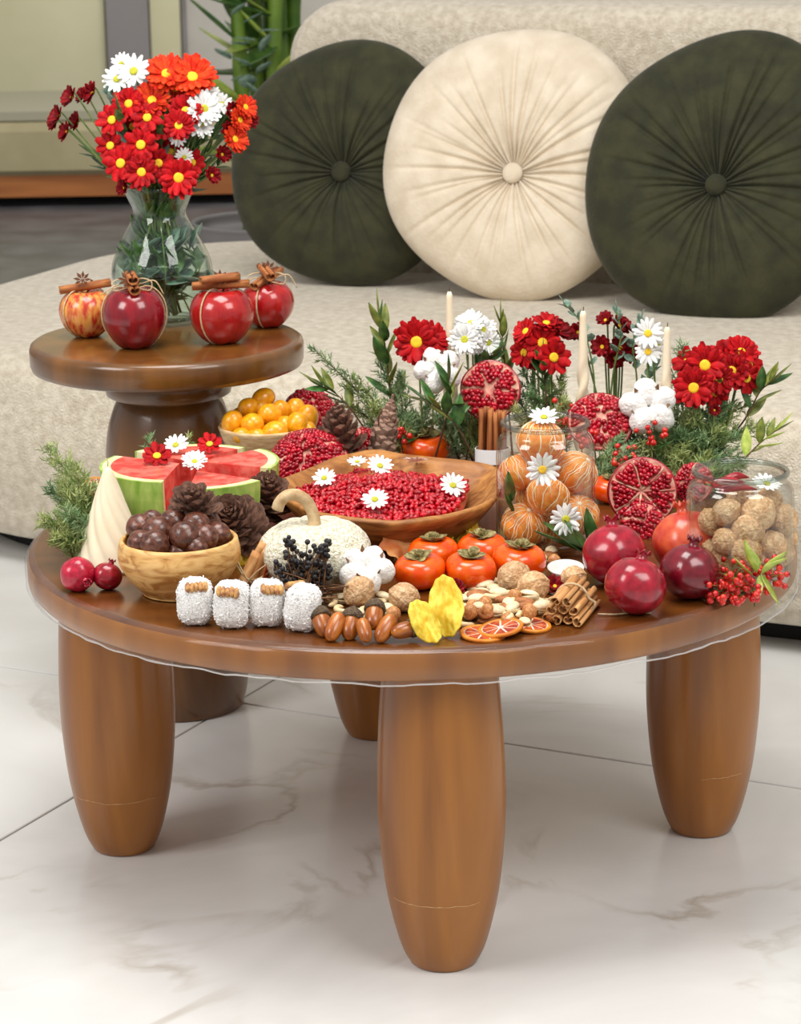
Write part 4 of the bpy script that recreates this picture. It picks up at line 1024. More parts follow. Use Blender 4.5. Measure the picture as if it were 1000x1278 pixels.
for k, px, py in [('cashew', 409, 753), ('cashew', 430, 760), ('cashew', 414, 737), ('pistachio', 484, 760), ('cashew', 470, 752), ('pistachio', 425, 747), ('cashew', 460, 762), ('pistachio', 478, 745), ('hazelnut', 491, 766), ('pistachio', 445, 766), ('cashew', 398, 745)]:
    nut(k, px, py, 0, {'cashew': 'pale curved cashew beside the acorns', 'pistachio': 'split pistachio between the acorns and walnuts', 'hazelnut': 'round hazelnut behind the acorns'}[k], 'scattered nuts around the acorns')
for k, px, py in [('almond', 684, 693), ('pistachio', 676, 699), ('hazelnut', 692, 700), ('pistachio', 689, 688), ('cashew', 668, 692)]:
    nut(k, px, py, 0, {'almond': 'almond at the foot of the tangerine jar', 'pistachio': 'split pistachio at the foot of the tangerine jar', 'hazelnut': 'hazelnut at the foot of the tangerine jar', 'cashew': 'cashew at the foot of the tangerine jar'}[k], 'nuts at the foot of the tangerine jar')
d_ = G(707, 724); t = thing('small_white_dish', 'small white dish with a walnut beside the pomegranates', 'dish', (d_.x, d_.y + .012, H + .001))
one(lathe([(0, 0), (.014, 0), (.022, .006), (.0265, .014), (.027, .0155), (.0255, .0155), (.020, .008), (.013, .003), (0, .003)], 40)).build('dish_body', mat('porcelain', (228, 226, 222), rough=.2), t, mat=Rx(.15) @ S3(.85))

# ================================================================== persimmons
def pers_fn(a, t_, d):
    e = .8; k = 1 + .035 * cos(4 * a) * sin(t_); z = math.copysign(abs(d.z) ** e, d.z) * .72
    z -= .24 * exp(-(t_ / .5) ** 2)
    return Vector((d.x * k, d.y * k, z))
pers_me = one(ball(40, 24, pers_fn)).mesh('fruit', M['persimmon'])
def calyx_mesh(seed):
    rnd = random.Random(seed); mb = MB()
    for k in range(4):
        mb.add(leaf(.62, .62, .10 + rnd.uniform(-.05, .12), .3, 7, .5, .2, .03), 0, Rz(k * pi / 2 + rnd.uniform(-.15, .15)) @ Rx(rnd.uniform(-.3, .3)) @ Ry(-.12 + rnd.uniform(-.15, .05)))
        mb.add(leaf(.36, .30, .5, .3, 5, .5, .1, .03), 0, Rz(k * pi / 2 + .8) @ Ry(-.6 + rnd.uniform(-.3, .2)))
    mb.add(lathe([(0, -.05), (.16, 0), (.15, .08), (.07, .12), (.06, .2), (0, .2)], 12)); return mb.mesh('calyx', M['calyx'])
CAL = [calyx_mesh(s) for s in range(3)]
def persimmon(label, px, py, rp, tilt=(0, 0), group=None, k=.62, up=0.0):
    c, r = rest(px, py, rp, k); t = thing('persimmon', label, 'persimmon', group=group, mat=T(c.x, c.y, H + r * .70 + up) @ aim((tilt[0], tilt[1], 1), U(0, 6)))
    link('fruit', pers_me, t, mat=S3(r)); link('calyx', random.choice(CAL), t, mat=T(0, 0, r * .49) @ S3(r * .98)); return t
persimmon('persimmon next to the white cotton boll', 524, 714, 32, (-.05, -.1))
persimmon('persimmon behind the crumpled dark red bloom', 588, 713, 32, (.05, -.12))
persimmon('persimmon in front of the tangerine jar', 648, 702, 33, (.05, -.1))
persimmon('back row persimmon beside the dried apple slices', 541, 692, 31, (0, -.05))
persimmon('back row persimmon in front of the yellow dried fruit', 602, 688, 31, (0, -.05))
persimmon('single persimmon behind the carved wooden bowl', 531, 560, 31, (0, -.25))
persimmon('persimmon half hidden behind the tangerine jar and cut pomegranate', 762, 612, 24, (.1, -.1))

# ================================================================== cotton boll builder
def cotton(label, c, r, d, nl=5):
    t = thing('cotton_boll', label, 'cotton', mat=T(c) @ aim(d, U(0, 6)))
    for k in range(nl):
        a = 2 * pi * k / nl; s = 1.5 * k
        one(ball(22, 14, lambda a_, t_, q: q * (1 + .10 * nz(q * 1.8 + Vector((s, 0, 0))) + .035 * nz(q * 6 + Vector((0, s, 0)))))).build('lobe', M['cotton'], t, mat=Rz(a) @ T(r * .52, 0, r * .12) @ Ry(.3) @ S3(r * .50, r * .43, r * .46))
        one(leaf(r * .9, r * .34, .5, .5, 6, .35, 0, .03)).build('husk', M['husk'], t, mat=Rz(a + pi / nl) @ T(r * .15, 0, -r * .18) @ Ry(-.55))
    one(tube([(0, 0, -r * .1), (.002, 0, -r * .5), (0, .003, -r * .85)], [.003, .002, .0018], 6)).build('stalk', M['husk'], t)
    return t
c, r = rest(455, 716, 36, .62); c = GY(457, 714, c_p.y - .062); c.z = max(c.z, H + .024); r = .035; cotton('open white cotton boll lying in front of the cream pumpkin', c, r, (.0, -.55, .85), 5)

# ================================================================== dark berry bundle
b = GY(385, 735, c_p.y - .092); b.z = H + .002
t = thing('dried_berry_bundle', 'bundle of dried black berry twigs in front of the cream pumpkin', 'berries', b)
tw = MB(); be = MB()
for k in range(46):
    px, py = random.choice([(352, 690), (362, 686), (375, 690), (388, 682), (404, 680), (410, 690), (348, 706), (400, 700), (412, 712), (366, 700), (408, 676), (361, 676), (395, 715), (380, 705)])
    e = GY(px + U(-8, 8), py + U(-6, 8), b.y + U(-.01, .035)) - b; s = Vector((U(-.035, .02), U(-.008, .01), U(.002, .014)))
    path = catmull([s, s.lerp(e, .5) + Vector((U(-.006, .006), U(-.004, .004), U(0, .006))), e], 4); tw.add(tube(path, [.0011] * 4 + [.0007] * 5, 5))
    for j in range(5):
        q = path[random.randrange(3, 9)] + Vector((U(-.005, .005), U(-.005, .005), U(-.003, .005))); be.add(ball(8, 6), 0, T(q) @ S3(U(.0022, .0034)))
    be.add(ball(8, 6), 0, T(e) @ S3(.0034))
for k in range(60):
    a = Vector((U(-.045, .03), U(-.012, .006), U(.002, .02))); tw.add(tube([a, a + Vector((U(-.02, .02), U(-.01, .01), U(-.004, .008))), a + Vector((U(-.04, .04), U(-.015, .01), U(-.002, .012)))], .0011, 5))
tw.build('twigs', M['husk'], t); stuff(be.build('berries', M['berry_black'], t))

# ================================================================== tied cinnamon packet by the bowl
b = G(318, 738); b.z = H + .003
t = thing('cinnamon_packet', 'tied packet of cinnamon bark and dried orange beside the olive wood bowl', 'cinnamon', b)
for k, (x0, z0, px, py) in enumerate([(-.016, .004, 322, 690), (-.006, .004, 331, 683), (.004, .004, 338, 690), (-.010, .012, 333, 678)]):
    e = GY(px, py, b.y + .012) - b; s = Vector((x0, -.002 + .004 * k, z0)); d = e - s
    link('cinnamon_stick', STICKS_P[k % 3], t, mat=T(s) @ aim(d, U(0, 6)) @ S3(.115, .115, d.length))
one(leaf(.042, .02, .1, .2)).build('dried_peel', M['citrus_flesh'], t, mat=T(.012, -.006, .003) @ aimx((.3, -.1, 1)))
pts = [GY(x, y, b.y - .012) - b for x, y in [(306, 730), (318, 716), (335, 704), (338, 712), (322, 722), (308, 722), (296, 706), (290, 690), (296, 700), (310, 724), (330, 735)]]
one(tube(catmull(pts, 6), .0009, 5)).build('twine', M['twine'], t)

# ================================================================== dried fruit slices
def wavy(R, seed, th=.0022, amp=.004, lobes=9, squash=1.0, fr=.06):
    N = 54; rings = []
    for side in (1, -1):
        rs = [.02, .25, .5, .75, .95, 1.0]
        for q in (rs if side == 1 else rs[::-1]):
            ring = []
            for i in range(N):
                a = 2 * pi * i / N; k = R * q * (1 + fr * sin(lobes * a + seed) * q ** 3 + .05 * nz((cos(a), sin(a), seed)))
                z = amp * (sin(3 * a + seed) * q ** 2 + .6 * nz((cos(a) * 2 * q, sin(a) * 2 * q, seed + 3)) + .25 * sin(lobes * a) * q ** 4) + side * th / 2 * (1 - .5 * q ** 6)
                ring.append(Vector((k * cos(a), k * sin(a) * squash, z)))
            rings.append(ring)
    return loft(rings[::-1])
for px, py, R, d, lab in [(528, 779, .034, (-.75, -.6, .45), 'curled dried yellow slice leaning toward the acorns'), (557, 771, .036, (.55, -.75, .35), 'curled dried yellow slice leaning toward the nuts')]:
    p = G(px, py - 6, H + .026); o = one(wavy(R, px, .003, .0035, 11, 1.0, .025)).build('dried_yellow_slice', M['dried_yellow'], None, mat=T(p) @ aim(d, U(0, 6)) @ S3(.62, 1.0, 1))
    lf = px < 545; o.matrix_basis = T(p.x + (.002 if lf else 0), p.y - (.006 if lf else 0), H + (.025 if lf else .034)) @ Rz(.35 if lf else -.2) @ Ry(-.38 if lf else -.22) @ Rx(1.1) @ S3(.46 if lf else .56, .8 if lf else 1.0, 1)
    tag(o, lab, 'dried fruit')
for px, py, R, d, mt, lab in [(543, 668, .024, (.2, -.6, .8), 'dried_yellow', 'dried yellow slice behind the persimmons beside the dried apple'), (572, 664, .022, (-.6, -.5, .5), 'dried_yellow', 'folded dried yellow slice behind the back row persimmons'), (594, 663, .022, (.7, -.4, .5), 'dried_yellow', 'curled dried yellow slice between persimmon and carved bowl'),
        (306, 690, .018, (.4, -.8, .5), 'dried_yellow', 'bright yellow dried slice behind the tied cinnamon packet'), (500, 684, .026, (.5, -.5, .7), 'dried_apple', 'orange-edged dried apple slice beside the cotton boll'), (512, 676, .026, (-.4, -.5, .7), 'dried_apple', 'pale dried apple slice leaning on the carved wooden bowl'), (530, 678, .022, (.2, -.6, .6), 'dried_apple', 'dried apple slice between the persimmons and carved bowl')]:
    p = G(px, py, H + R * .75); o = one(wavy(R, px, .002, .005)).build('dried_slice', M[mt], None, mat=T(p) @ aim(d, U(0, 6))); tag(o, lab, 'dried fruit')
def citrus(label, p, d, R, th=.004):
    t = thing('dried_orange_slice', label, 'dried fruit', mat=T(p) @ aim(d, U(0, 6)))
    one(lathe([(R * .86, -th / 2), (R, -th / 2), (R * 1.02, 0), (R, th / 2), (R * .86, th / 2), (R * .86, -th / 2)], 48)).build('peel', M['citrus_rind'], t)
    one(lathe([(0, -th * .3), (R * .88, -th * .3), (R * .88, th * .3), (0, th * .3)], 40)).build('pith', M['pith'], t)
    for k in range(9):
        a0 = 2 * pi * k / 9 + .05; a1 = a0 + 2 * pi / 9 - .1
        pl = [(R * .12 * cos((a0 + a1) / 2), R * .12 * sin((a0 + a1) / 2))] + [(R * .80 * cos(a0 + (a1 - a0) * i / 5), R * .80 * sin(a0 + (a1 - a0) * i / 5)) for i in range(6)]
        one(prism(pl, -th * .42, th * .42)).build('segment', M['citrus_flesh'], t, smooth=False)
citrus('dried orange slice lying flat in front of the mixed nuts', G(603, 791, H + .003), (.05, -.05, 1), .026)
citrus('dried orange slice overlapping two others in front of the nuts', G(625, 784, H + .0075), (-.15, -.05, 1), .026)
citrus('dried orange slice beside the tied cinnamon sticks', G(662, 780, H + .004), (.1, -.05, 1), .024)
citrus('dried orange slice tucked into the juniper by the cone candle', GY(122, 609, G(118, 690).y + .02), (.3, -.5, .8), .018)

# ================================================================== cinnamon bundle in front
f0 = G(702, 765, H + .016); f1 = G(730, 735, H + .014); ax = (f1 - f0).normalized(); ax.z = 0; ax.normalize(); L_ = .098
t = thing('cinnamon_bundle', 'bundle of pale cinnamon sticks tied with twine before the pomegranates', 'cinnamon', (f0.x, f0.y, H), mat=T(f0.x, f0.y, H) @ Rz(atan2(ax.y, ax.x)))
k = 0
for y_, z_ in [(-.019, .0075), (-.0065, .007), (.0065, .007), (.019, .0075), (-.013, .0185), (0, .019), (.013, .0185), (-.006, .030), (.008, .030)]:
    l = L_ * U(.9, 1.05); link('cinnamon_stick', STICKS_P[k % 3], t, mat=T(U(-.006, .004), y_, z_) @ Ry(pi / 2) @ Rz(U(0, 6)) @ S3(.082, .082, l)); k += 1
pts = [(.047, .0275 * cos(a) * (.72 if sin(a) > .2 else 1.0), max(.001, .0175 + .0205 * sin(a))) for a in [2 * pi * i / 30 for i in range(31)]]
one(tube(pts, .0016, 6, False)).build('twine', M['twine'], t)
e0 = G(738, 762) ; o = one(tube(catmull([Vector(), Vector((.02, -.002, .0)), Vector((.045, .004, .0)), Vector((.062, .0, 0))], 5), .0011, 5)).build('twine_end', M['twine'], t, mat=T(.05, -.03, .0022) @ Rz(-atan2(ax.y, ax.x)))

# red petals among the nuts
for px, py, lab, r in [(692, 733, 'dark red daisy head between walnut and white dish', .014), (567, 737, 'crumpled dark red bloom between the persimmon and yellow slices', .0135)]:
    loose_flower('red_daisy', lab, 'dark', G(px, py, H + .006), (.2, -.6, .7), r)

# ================================================================== glass jars
def jar(label, base, R, hh, Rn, name='glass_jar'):
    t = thing(name, label, 'jar', base)
    o = smooth_prof([(0, .001), (R * .82, .001), (R * .95, .006), (R, .018), (R * 1.0, hh * .5), (R * .99, hh * .80), (R * .94, hh * .88), (Rn, hh * .93), (Rn, hh)], 5)
    i = [(max(0, r - .0028), z + (.004 if z < .006 else 0)) for r, z in o][::-1]
    one(lathe(o + i, 72)).build('glass_body', M['glass'], t)
    one(tube([(Rn * cos(a * pi / 32), Rn * sin(a * pi / 32), hh) for a in range(65)], .0036, 8, False)).build('rim', M['rim_glass'], t)
    return t
jf = G(685, 694); J1 = Vector((jf.x, jf.y + .062, H + .0008))
jar('clear glass jar packed with peeled tangerines', J1, .0635, .158, .0545)
def tang():
    mb = MB(); n = 10
    def fn(a, t_, d):
        g = abs(cos(n / 2 * a)) ** 10; k = 1 - .06 * g * sin(t_) - .10 * exp(-(t_ / .3) ** 2) - .08 * exp(-((pi - t_) / .3) ** 2)
        return Vector((d.x * k, d.y * k, d.z * k * .86))
    body = one(ball(60, 20, fn)).mesh('segments', M['orange_flesh']); pi_ = MB()
    for k in range(n):
        for off, w in ((0, .028), (U(.14, .2), .015), (U(-.2, -.14), .015)):
            a0 = 2 * pi * (k + .0) / n + pi / n * 1.0 - pi / n + off; lo, hi = (.12, 3.0) if off == 0 else (U(.2, .8), U(1.3, 2.5))
            pts = []
            for i in range(9):
                t_ = lo + (hi - lo) * i / 8; a = a0 + .06 * sin(i * 1.7 + k); d = Vector((sin(t_) * cos(a), sin(t_) * sin(a), cos(t_))); pts.append(fn(a, t_, d) * 1.005)
            pi_.add(tube(pts, [w * .5] + [w] * 7 + [w * .5], 5))
    pi_.add(ball(8, 5), 0, T(0, 0, .78) @ S3(.13, .13, .05)); return body, pi_.mesh('pith', M['pith'])
TB, TP = tang()
for px, py, rp, dy in [(675, 551, 31, .0), (720, 589, 28, .012), (648, 590, 27, .008), (684, 620, 28, -.03), (655, 655, 30, -.022), (722, 643, 27, -.010), (690, 583, 26, .032), (694, 664, 26, .02), (668, 622, 25, .03), (715, 612, 24, .03)]:
    p = GY(px, py, J1.y + dy); r = rp / ppm(p)
    t = thing('tangerine', 'peeled tangerine with white pith strands inside the glass jar', 'tangerine', group='peeled tangerines in the glass jar', mat=T(p) @ Rz(U(0, 6)) @ Rx(U(-.7, .7)) @ Ry(U(-.6, .6)))
    link('segments', TB, t, mat=S3(r)); link('pith', TP, t, mat=S3(r))
loose_flower('white_daisy', 'white daisy lying on top of the highest tangerine', 'white', GY(679, 523, J1.y - .004), (0, -.35, .9), .0175, ek='g')
loose_flower('white_daisy', 'white daisy stuck in the middle of the tangerine jar', 'white', GY(677, 586, J1.y - .057), (.05, -1, .2), .020)
loose_flower('white_daisy', 'white daisy low on the front of the tangerine jar above dark leaves', 'white', GY(706, 648, J1.y - .072), (.1, -1, .25), .019, ek='g')
for px0, py0, px1, py1, w, lk in [(735, 690, 668, 672, .0, 'dark'), (738, 694, 675, 660, 0, 'dark'), (740, 695, 700, 655, 0, 'dark'), (742, 690, 728, 640, 0, 'dark')]:
    a = GY(px0, py0, J1.y - .068); b = GY(px1, py1, J1.y - .085); d = b - a
    o = link('bay_leaf', LM[lk], None, mat=T(a) @ aimx(d, U(-.6, .2)) @ S3(d.length * 1.05)); tag(o, 'dark green leaf fanned against the foot of the tangerine jar', 'leaf', 'leaves against the tangerine jar')
for px0, py0, px1, py1 in [(636, 628, 632, 592), (640, 640, 628, 618)]:
    a = GY(px0, py0, J1.y - .03); b = GY(px1, py1, J1.y - .045); d = b - a
    o = link('bay_leaf', LM['small'], None, mat=T(a) @ aimx(d, U(-.6, .2)) @ S3(d.length * 1.05)); tag(o, 'green leaf pressed inside the tangerine jar', 'leaf', 'leaves inside the tangerine jar')

jf = G(931, 742); J2 = Vector((jf.x, jf.y + .064, H + .0008))
jar('low clear glass jar of whole walnuts at the table edge', J2, .0655, .135, .056)
for px, py, rp, dy in [(906, 640, 18, -.02), (946, 643, 22, -.025), (934, 664, 20, -.035), (977, 651, 19, .0), (965, 682, 18, -.035), (888, 653, 17, .0), (932, 690, 20, -.045), (906, 678, 17, -.035), (890, 690, 17, -.01), (918, 655, 18, .02), (955, 662, 18, .025), (925, 622, 17, .02), (960, 625, 17, .015), (975, 690, 17, .0), (950, 705, 17, -.035), (905, 706, 17, -.03), (930, 635, 17, .03), (982, 672, 15, .01)]:
    p = GY(px, py, J2.y + dy); walnut('whole walnut inside the low glass jar', p, rp / ppm(p), 'walnuts in the low glass jar')
for k, (x0, y0, x1, y1) in enumerate([(888, 606, 930, 602), (898, 612, 945, 611), (905, 600, 935, 596)]):
    a = GY(x0, y0, J2.y - .02 + .012 * k); b = GY(x1, y1, J2.y - .01 + .012 * k); m_ = (a + b) / 2
    t = thing('dried_chili', 'dried dark red chili lying on the walnuts in the jar', 'chili', a, 'dried chilies in the walnut jar')
    one(tube(catmull([Vector(), m_ - a + Vector((0, 0, .004)), b - a], 6), [.003] + [.0055] * 5 + [.0052, .0048, .004, .0032, .0024, .0016, .0008], 9)).build('pod', M['chili'], t)
    one(tube([Vector(), (a - b) * .15 + Vector((0, 0, .003))], .0012, 5)).build('stalk', M['stem_green'], t)
loose_flower('white_daisy', 'white daisy lying on the walnuts in the low jar', 'white', GY(957, 606, J2.y + .0), (.1, -.3, .9), .0165, ek='g')

# ================================================================== whole and cut pomegranates on the right
for lab, px, py, rp, mt, up, k in [('glossy red pomegranate beside the leaves of the tangerine jar', 767, 692, 41, 'pom_red', (-.05, .3, .9), .93), ('glossy crimson pomegranate next to the cinnamon bundle', 793, 731, 38.5, 'pom_red', (.25, .3, .9), .93),
        ('dark purplish red pomegranate with its crown upright', 861, 713, 37.5, 'pom_dark', (.15, .1, .95), .93), ('orange blushed pomegranate behind the dark purplish one', 862, 690, 45, 'pom_orange', (-.12, .25, .95), .93)]:
    c, r = rest(px, py, rp, k)
    if mt == 'pom_orange': c = GY(858, 688, c.y + .045); c.z = H + r * .93
    pomegranate(lab, c, r, M[mt], up)
c, r = rest(802, 615, 44, .98); pom_half('halved pomegranate with its seeded cut face upright', c + Vector((0, 0, .001)), r, (.05, -1, .28), 'pom_red', 7, s=.0062, seed=11)
c2 = GY(803, 655, c.y - .045); pom_half('broken pomegranate lump below the upright halved pomegranate', c2, .03, (-.1, -.85, .6), 'pom_red', 4, 'broken_pomegranate', None, .0056, 12, .5, .4)
c3, r3 = rest(866, 624, 27, .95); pom_half('broken pomegranate piece behind the walnut jar', c3 + Vector((0, .01, .02)), r3, (-.5, -.8, .4), 'pom_red', 4, 'broken_pomegranate', None, .0056, 13, .4, .5)

# ================================================================== red berry sprigs at the right edge
bs_ = G(920, 742); bs_.z = H + .004
gb = 'red berries at the table edge'
for k, (px, py, n, sp2, lab) in enumerate([(905, 715, 46, .036, 'dense bunch of red berries in front of the walnut jar'), (925, 738, 28, .030, 'bunch of red berries under the pale green leaves'), (966, 716, 22, .024, 'small bunch of red berries beside the glass jar edge'), (942, 757, 7, .012, 'few red berries hanging over the table rim'), (895, 738, 26, .028, 'bunch of red berries touching the dark purplish pomegranate')]):
    e = GY(px, py, J2.y - .078 - (.02 if py > 730 else 0)); berry_cluster(lab, Vector((bs_.x + .02, bs_.y, H + .004)), e - Vector((bs_.x + .02, bs_.y, H + .004)), n, sp2, .0042, stem='stem_green', name='berry_bunch')
for px0, py0, px1, py1 in [(945, 715, 925, 680), (950, 712, 984, 702), (950, 716, 984, 694), (948, 718, 950, 745), (950, 716, 966, 757), (940, 718, 910, 700), (930, 728, 902, 722), (948, 710, 938, 690)]:
    a = GY(px0, py0, J2.y - .085); b = GY(px1, py1, J2.y - .10); d = b - a
    o = link('berry_leaf', LM['light'], None, mat=T(a) @ aimx(d, U(-.8, .8)) @ S3(d.length, d.length * .9, d.length)); tag(o, 'pale green pointed leaf among the red berries by the jar', 'leaf', 'pale leaves among the red berries')

# ================================================================== flower centrepiece at the back of the table
def taper(label, px, ptop, y, r0=.0088):
    top = GY(px, ptop, y); b = Vector((top.x, y, H + .0008)); hh = top.z - b.z; N = 28; rings = []
    for k in range(50):
        q = k / 49; tw = min(1, max(0, (.72 - q) / .2)); r = r0 * (1.3 - .82 * q) * (1 if q < .985 else .6)
        rings.append([Vector((r * (1 + .30 * tw * cos(2 * (a - q * 15))) * cos(a), r * (1 + .30 * tw * cos(2 * (a - q * 15))) * sin(a), hh * q)) for a in [2 * pi * i / N for i in range(N)]])
    t = thing('taper_candle', label, 'candle', b); one(loft(rings)).build('wax', M['wax'], t)
    one(tube([(0, 0, hh - .001), (.0008, 0, hh + .006)], .0007, 5)).build('wick', M['stem_brown'], t); return t
taper('tall cream twisted taper candle beside the white flowers', 561, 364, .41)
taper('cream twisted taper candle between red flowers and eucalyptus', 728, 388, .34, .0095)
taper('cream twisted taper candle behind the big cotton boll', 833, 408, .30)

gj2 = 'juniper sprigs in the centrepiece'
def jun(base, y, tips, label, ln=.05, seed=0, nb=30, group=gj2):
    b0 = GY(base[0], base[1], y)
    for k, (tx, ty, dy) in enumerate(tips):
        b = Vector((b0.x + U(-.02, .02), y + U(-.015, .015), H + .003)); e = GY(tx, ty, y + dy)
        if e.z < H + .012: e.z = H + .012
        juniper(label, [b, b.lerp(e, .5) + Vector((0, 0, .012)), e], ln * U(.85, 1.1), nb, 'juniper' if k % 2 else 'juniper_blue', group, seed=seed + k)
jun((510, 580), .40, [(388, 432, .02), (440, 470, .0), (500, 465, .02), (460, 505, -.03), (540, 490, .02), (425, 500, .03), (515, 520, .0), (480, 530, -.02), (470, 440, .03)], 'juniper sprig spreading behind the slender tan pine cone', .045, 20)
jun((585, 585), .38, [(570, 520, .0), (590, 545, .0), (556, 535, .02), (600, 500, .0), (545, 520, -.02)], 'juniper sprig behind the single persimmon and cinnamon bundle', .04, 40)
jun((680, 590), .36, [(650, 455, .02), (700, 465, .0), (660, 490, -.02), (705, 500, -.04), (640, 480, .02), (690, 480, .02), (670, 520, -.04), (640, 510, -.02)], 'juniper sprig below the red flowers behind the tangerine jar', .042, 50)
jun((840, 600), .30, [(905, 505, .0), (952, 530, .0), (930, 570, -.04), (880, 580, -.07), (850, 545, -.04), (800, 560, -.07), (870, 485, .0), (840, 585, -.08), (905, 590, -.06), (900, 540, -.03), (790, 585, -.08), (868, 520, -.02), (880, 545, -.05), (940, 500, .02), (820, 540, -.03), (860, 600, -.09), (925, 545, -.03), (850, 570, -.08), (780, 545, -.03), (890, 610, -.09), (852, 430, .03)], 'juniper sprig massed around the big cotton boll and red daisies', .05, 60, 34)
jun((880, 640), .16, [(930, 580, .06), (880, 595, .03), (850, 612, .02)], 'juniper sprig behind the jar of walnuts', .045, 90)
jun((760, 640), .20, [(790, 560, .02), (760, 570, .03), (775, 545, .04)], 'juniper sprig beside the tangerine jar behind the berries', .035, 95)
jun((200, 600), .16, [(185, 545, .03), (240, 543, .03), (215, 548, .02)], 'juniper sprig behind the watermelon', .03, 98, 14)

def br(label, y, pts, lk, n, ln, name='leafy_branch', stem='stem_brown', sp=.7, t0=.25, cat='branch', rs=.0017):
    P = [GY(px, py, y + dy) for px, py, dy in pts]; P[0].z = H + .002
    return branch(name, label, P, lk, n, ln * (1.3 if lk != 'euca' else 1), rs, None, cat, stem, sp, t0)
br('upright branch of dark glossy leaves rising left of the red daisy pair', .42, [(500, 585, 0), (488, 500, 0), (482, 440, 0), (474, 400, 0)], ('olive', 'dark', 'olive'), 11, .046, t0=.3)
br('leafy branch leaning toward the sofa beside the open pine cone', .40, [(480, 585, 0), (445, 520, 0), (420, 492, 0), (402, 482, 0)], ('olive', 'dark'), 8, .038, t0=.45)
br('leafy branch with broad leaves below the small cotton boll', .36, [(540, 590, 0), (555, 530, -.02), (562, 500, -.03), (560, 478, -.03)], ('dark', 'olive'), 7, .042, sp=.9, t0=.35)
br('dark leafy branch in front of the cut pomegranate in the centrepiece', .33, [(600, 590, 0), (575, 540, -.02), (555, 515, -.03), (532, 500, -.03)], ('dark', 'olive'), 6, .04, t0=.4)
br('slim leafy branch rising beside the white flowers', .42, [(640, 590, 0), (634, 500, 0), (630, 450, 0), (625, 402, 0)], 'olive', 10, .034, sp=.6, t0=.4)
br('leafy branch beside the dense red daisies pointing to the green cushion', .30, [(870, 600, 0), (925, 530, 0), (948, 490, 0), (962, 478, 0)], ('olive', 'leaf' if False else 'dark', 'olive'), 9, .038, t0=.4)
br('low leafy branch above the walnut jar under the dense red daisies', .24, [(880, 620, 0), (925, 575, 0), (950, 552, 0), (968, 538, 0)], ('light', 'olive'), 8, .034, t0=.4)
br('leafy branch under the white flowers by the tall candle', .39, [(605, 590, 0), (600, 500, 0), (605, 460, 0), (615, 445, 0)], ('dark', 'small'), 9, .036, sp=.9, t0=.45)
br('leafy branch under the big red daisies', .31, [(890, 600, 0), (890, 530, -.01), (890, 500, -.01), (892, 480, -.01)], ('dark', 'small'), 10, .036, sp=.95, t0=.3)
br('leafy branch under the red cluster behind the tangerine jar', .36, [(680, 590, 0), (682, 510, -.01), (680, 475, -.01), (678, 455, -.01)], ('dark', 'small'), 10, .036, sp=.95, t0=.3)
for lab, pts in [('tall eucalyptus sprig curving over the middle taper candle', [(735, 590, 0), (742, 480, 0), (728, 410, 0), (706, 380, 0)]), ('eucalyptus sprig rising between dark red blooms', [(755, 590, 0), (765, 470, 0), (775, 420, 0), (770, 388, 0)]),
        ('eucalyptus sprig beside the white daisies near the candle behind the cotton boll', [(790, 590, 0), (795, 480, 0), (790, 430, 0), (800, 400, 0)]), ('eucalyptus sprig under the white daisies near the candle behind the cotton boll', [(800, 590, 0), (805, 500, 0), (812, 470, 0), (820, 455, 0)])]:
    br(lab, .37, pts, 'euca', 10, .022, 'eucalyptus_sprig', 'stem_green', .85, .45, 'greenery')

def cst(name, label, kind, px, py, rp, y, d, group=None, ek='y', bx=None, leaves=1):
    hd = GY(px, py, y); b = Vector((GY(bx or px, 560, y).x, y + .01, H + .002))
    return stem_flower(name, label, kind, b, hd, d, rp / ppm(hd), group, ek, leaves, .0014)
cst('red_daisy', 'large red daisy beside the tall candle with its yellow eye facing out', 'red2', 520, 427, 29, .385, (-.1, -1, .25), bx=530)
cst('red_daisy', 'red daisy turned aside behind the large red daisy by the candle', 'red2', 540, 423, 22, .40, (.5, -.6, .5), bx=540)
cst('red_daisy', 'bright red daisy facing out in the cluster behind the tangerine jar', 'red2', 677, 428, 24, .36, (.05, -1, .4), bx=680)
cst('red_daisy', 'red daisy low in the cluster behind the tangerine jar', 'red', 691, 446, 21, .345, (.3, -1, .2), bx=685)
for px, py, rp, d in [(657, 414, 18, (-.6, -.5, .6)), (682, 404, 18, (.1, -.4, .9)), (697, 414, 17, (.6, -.5, .6)), (655, 440, 19, (-.6, -.8, .2)), (668, 446, 17, (-.2, -.9, .1))]:
    cst('dark_red_bloom', 'dark red bloom turned sideways in the cluster behind the tangerine jar', 'red2' if px < 690 else 'dark', px, py, rp, .37, d, 'sideways red blooms behind the tangerine jar', bx=680)
for px, py, rp, d in [(756, 400, 12, (-.3, -.6, .7)), (773, 407, 14, (.5, -.6, .5)), (752, 433, 15, (-.3, -.9, .3)), (774, 435, 16, (.2, -.8, .5)), (785, 440, 14, (.5, -.8, .1)), (768, 447, 14, (0, -.9, .2)), (722, 415, 13, (-.4, -.7, .4)), (781, 409, 11, (.7, -.3, .6))]:
    cst('dark_red_bloom', 'small dark red bloom on a thin stem among the eucalyptus', 'dark', px, py, rp, .39, d, 'small dark red blooms among the eucalyptus', bx=765)
gr = 'dense cluster of red daisies'
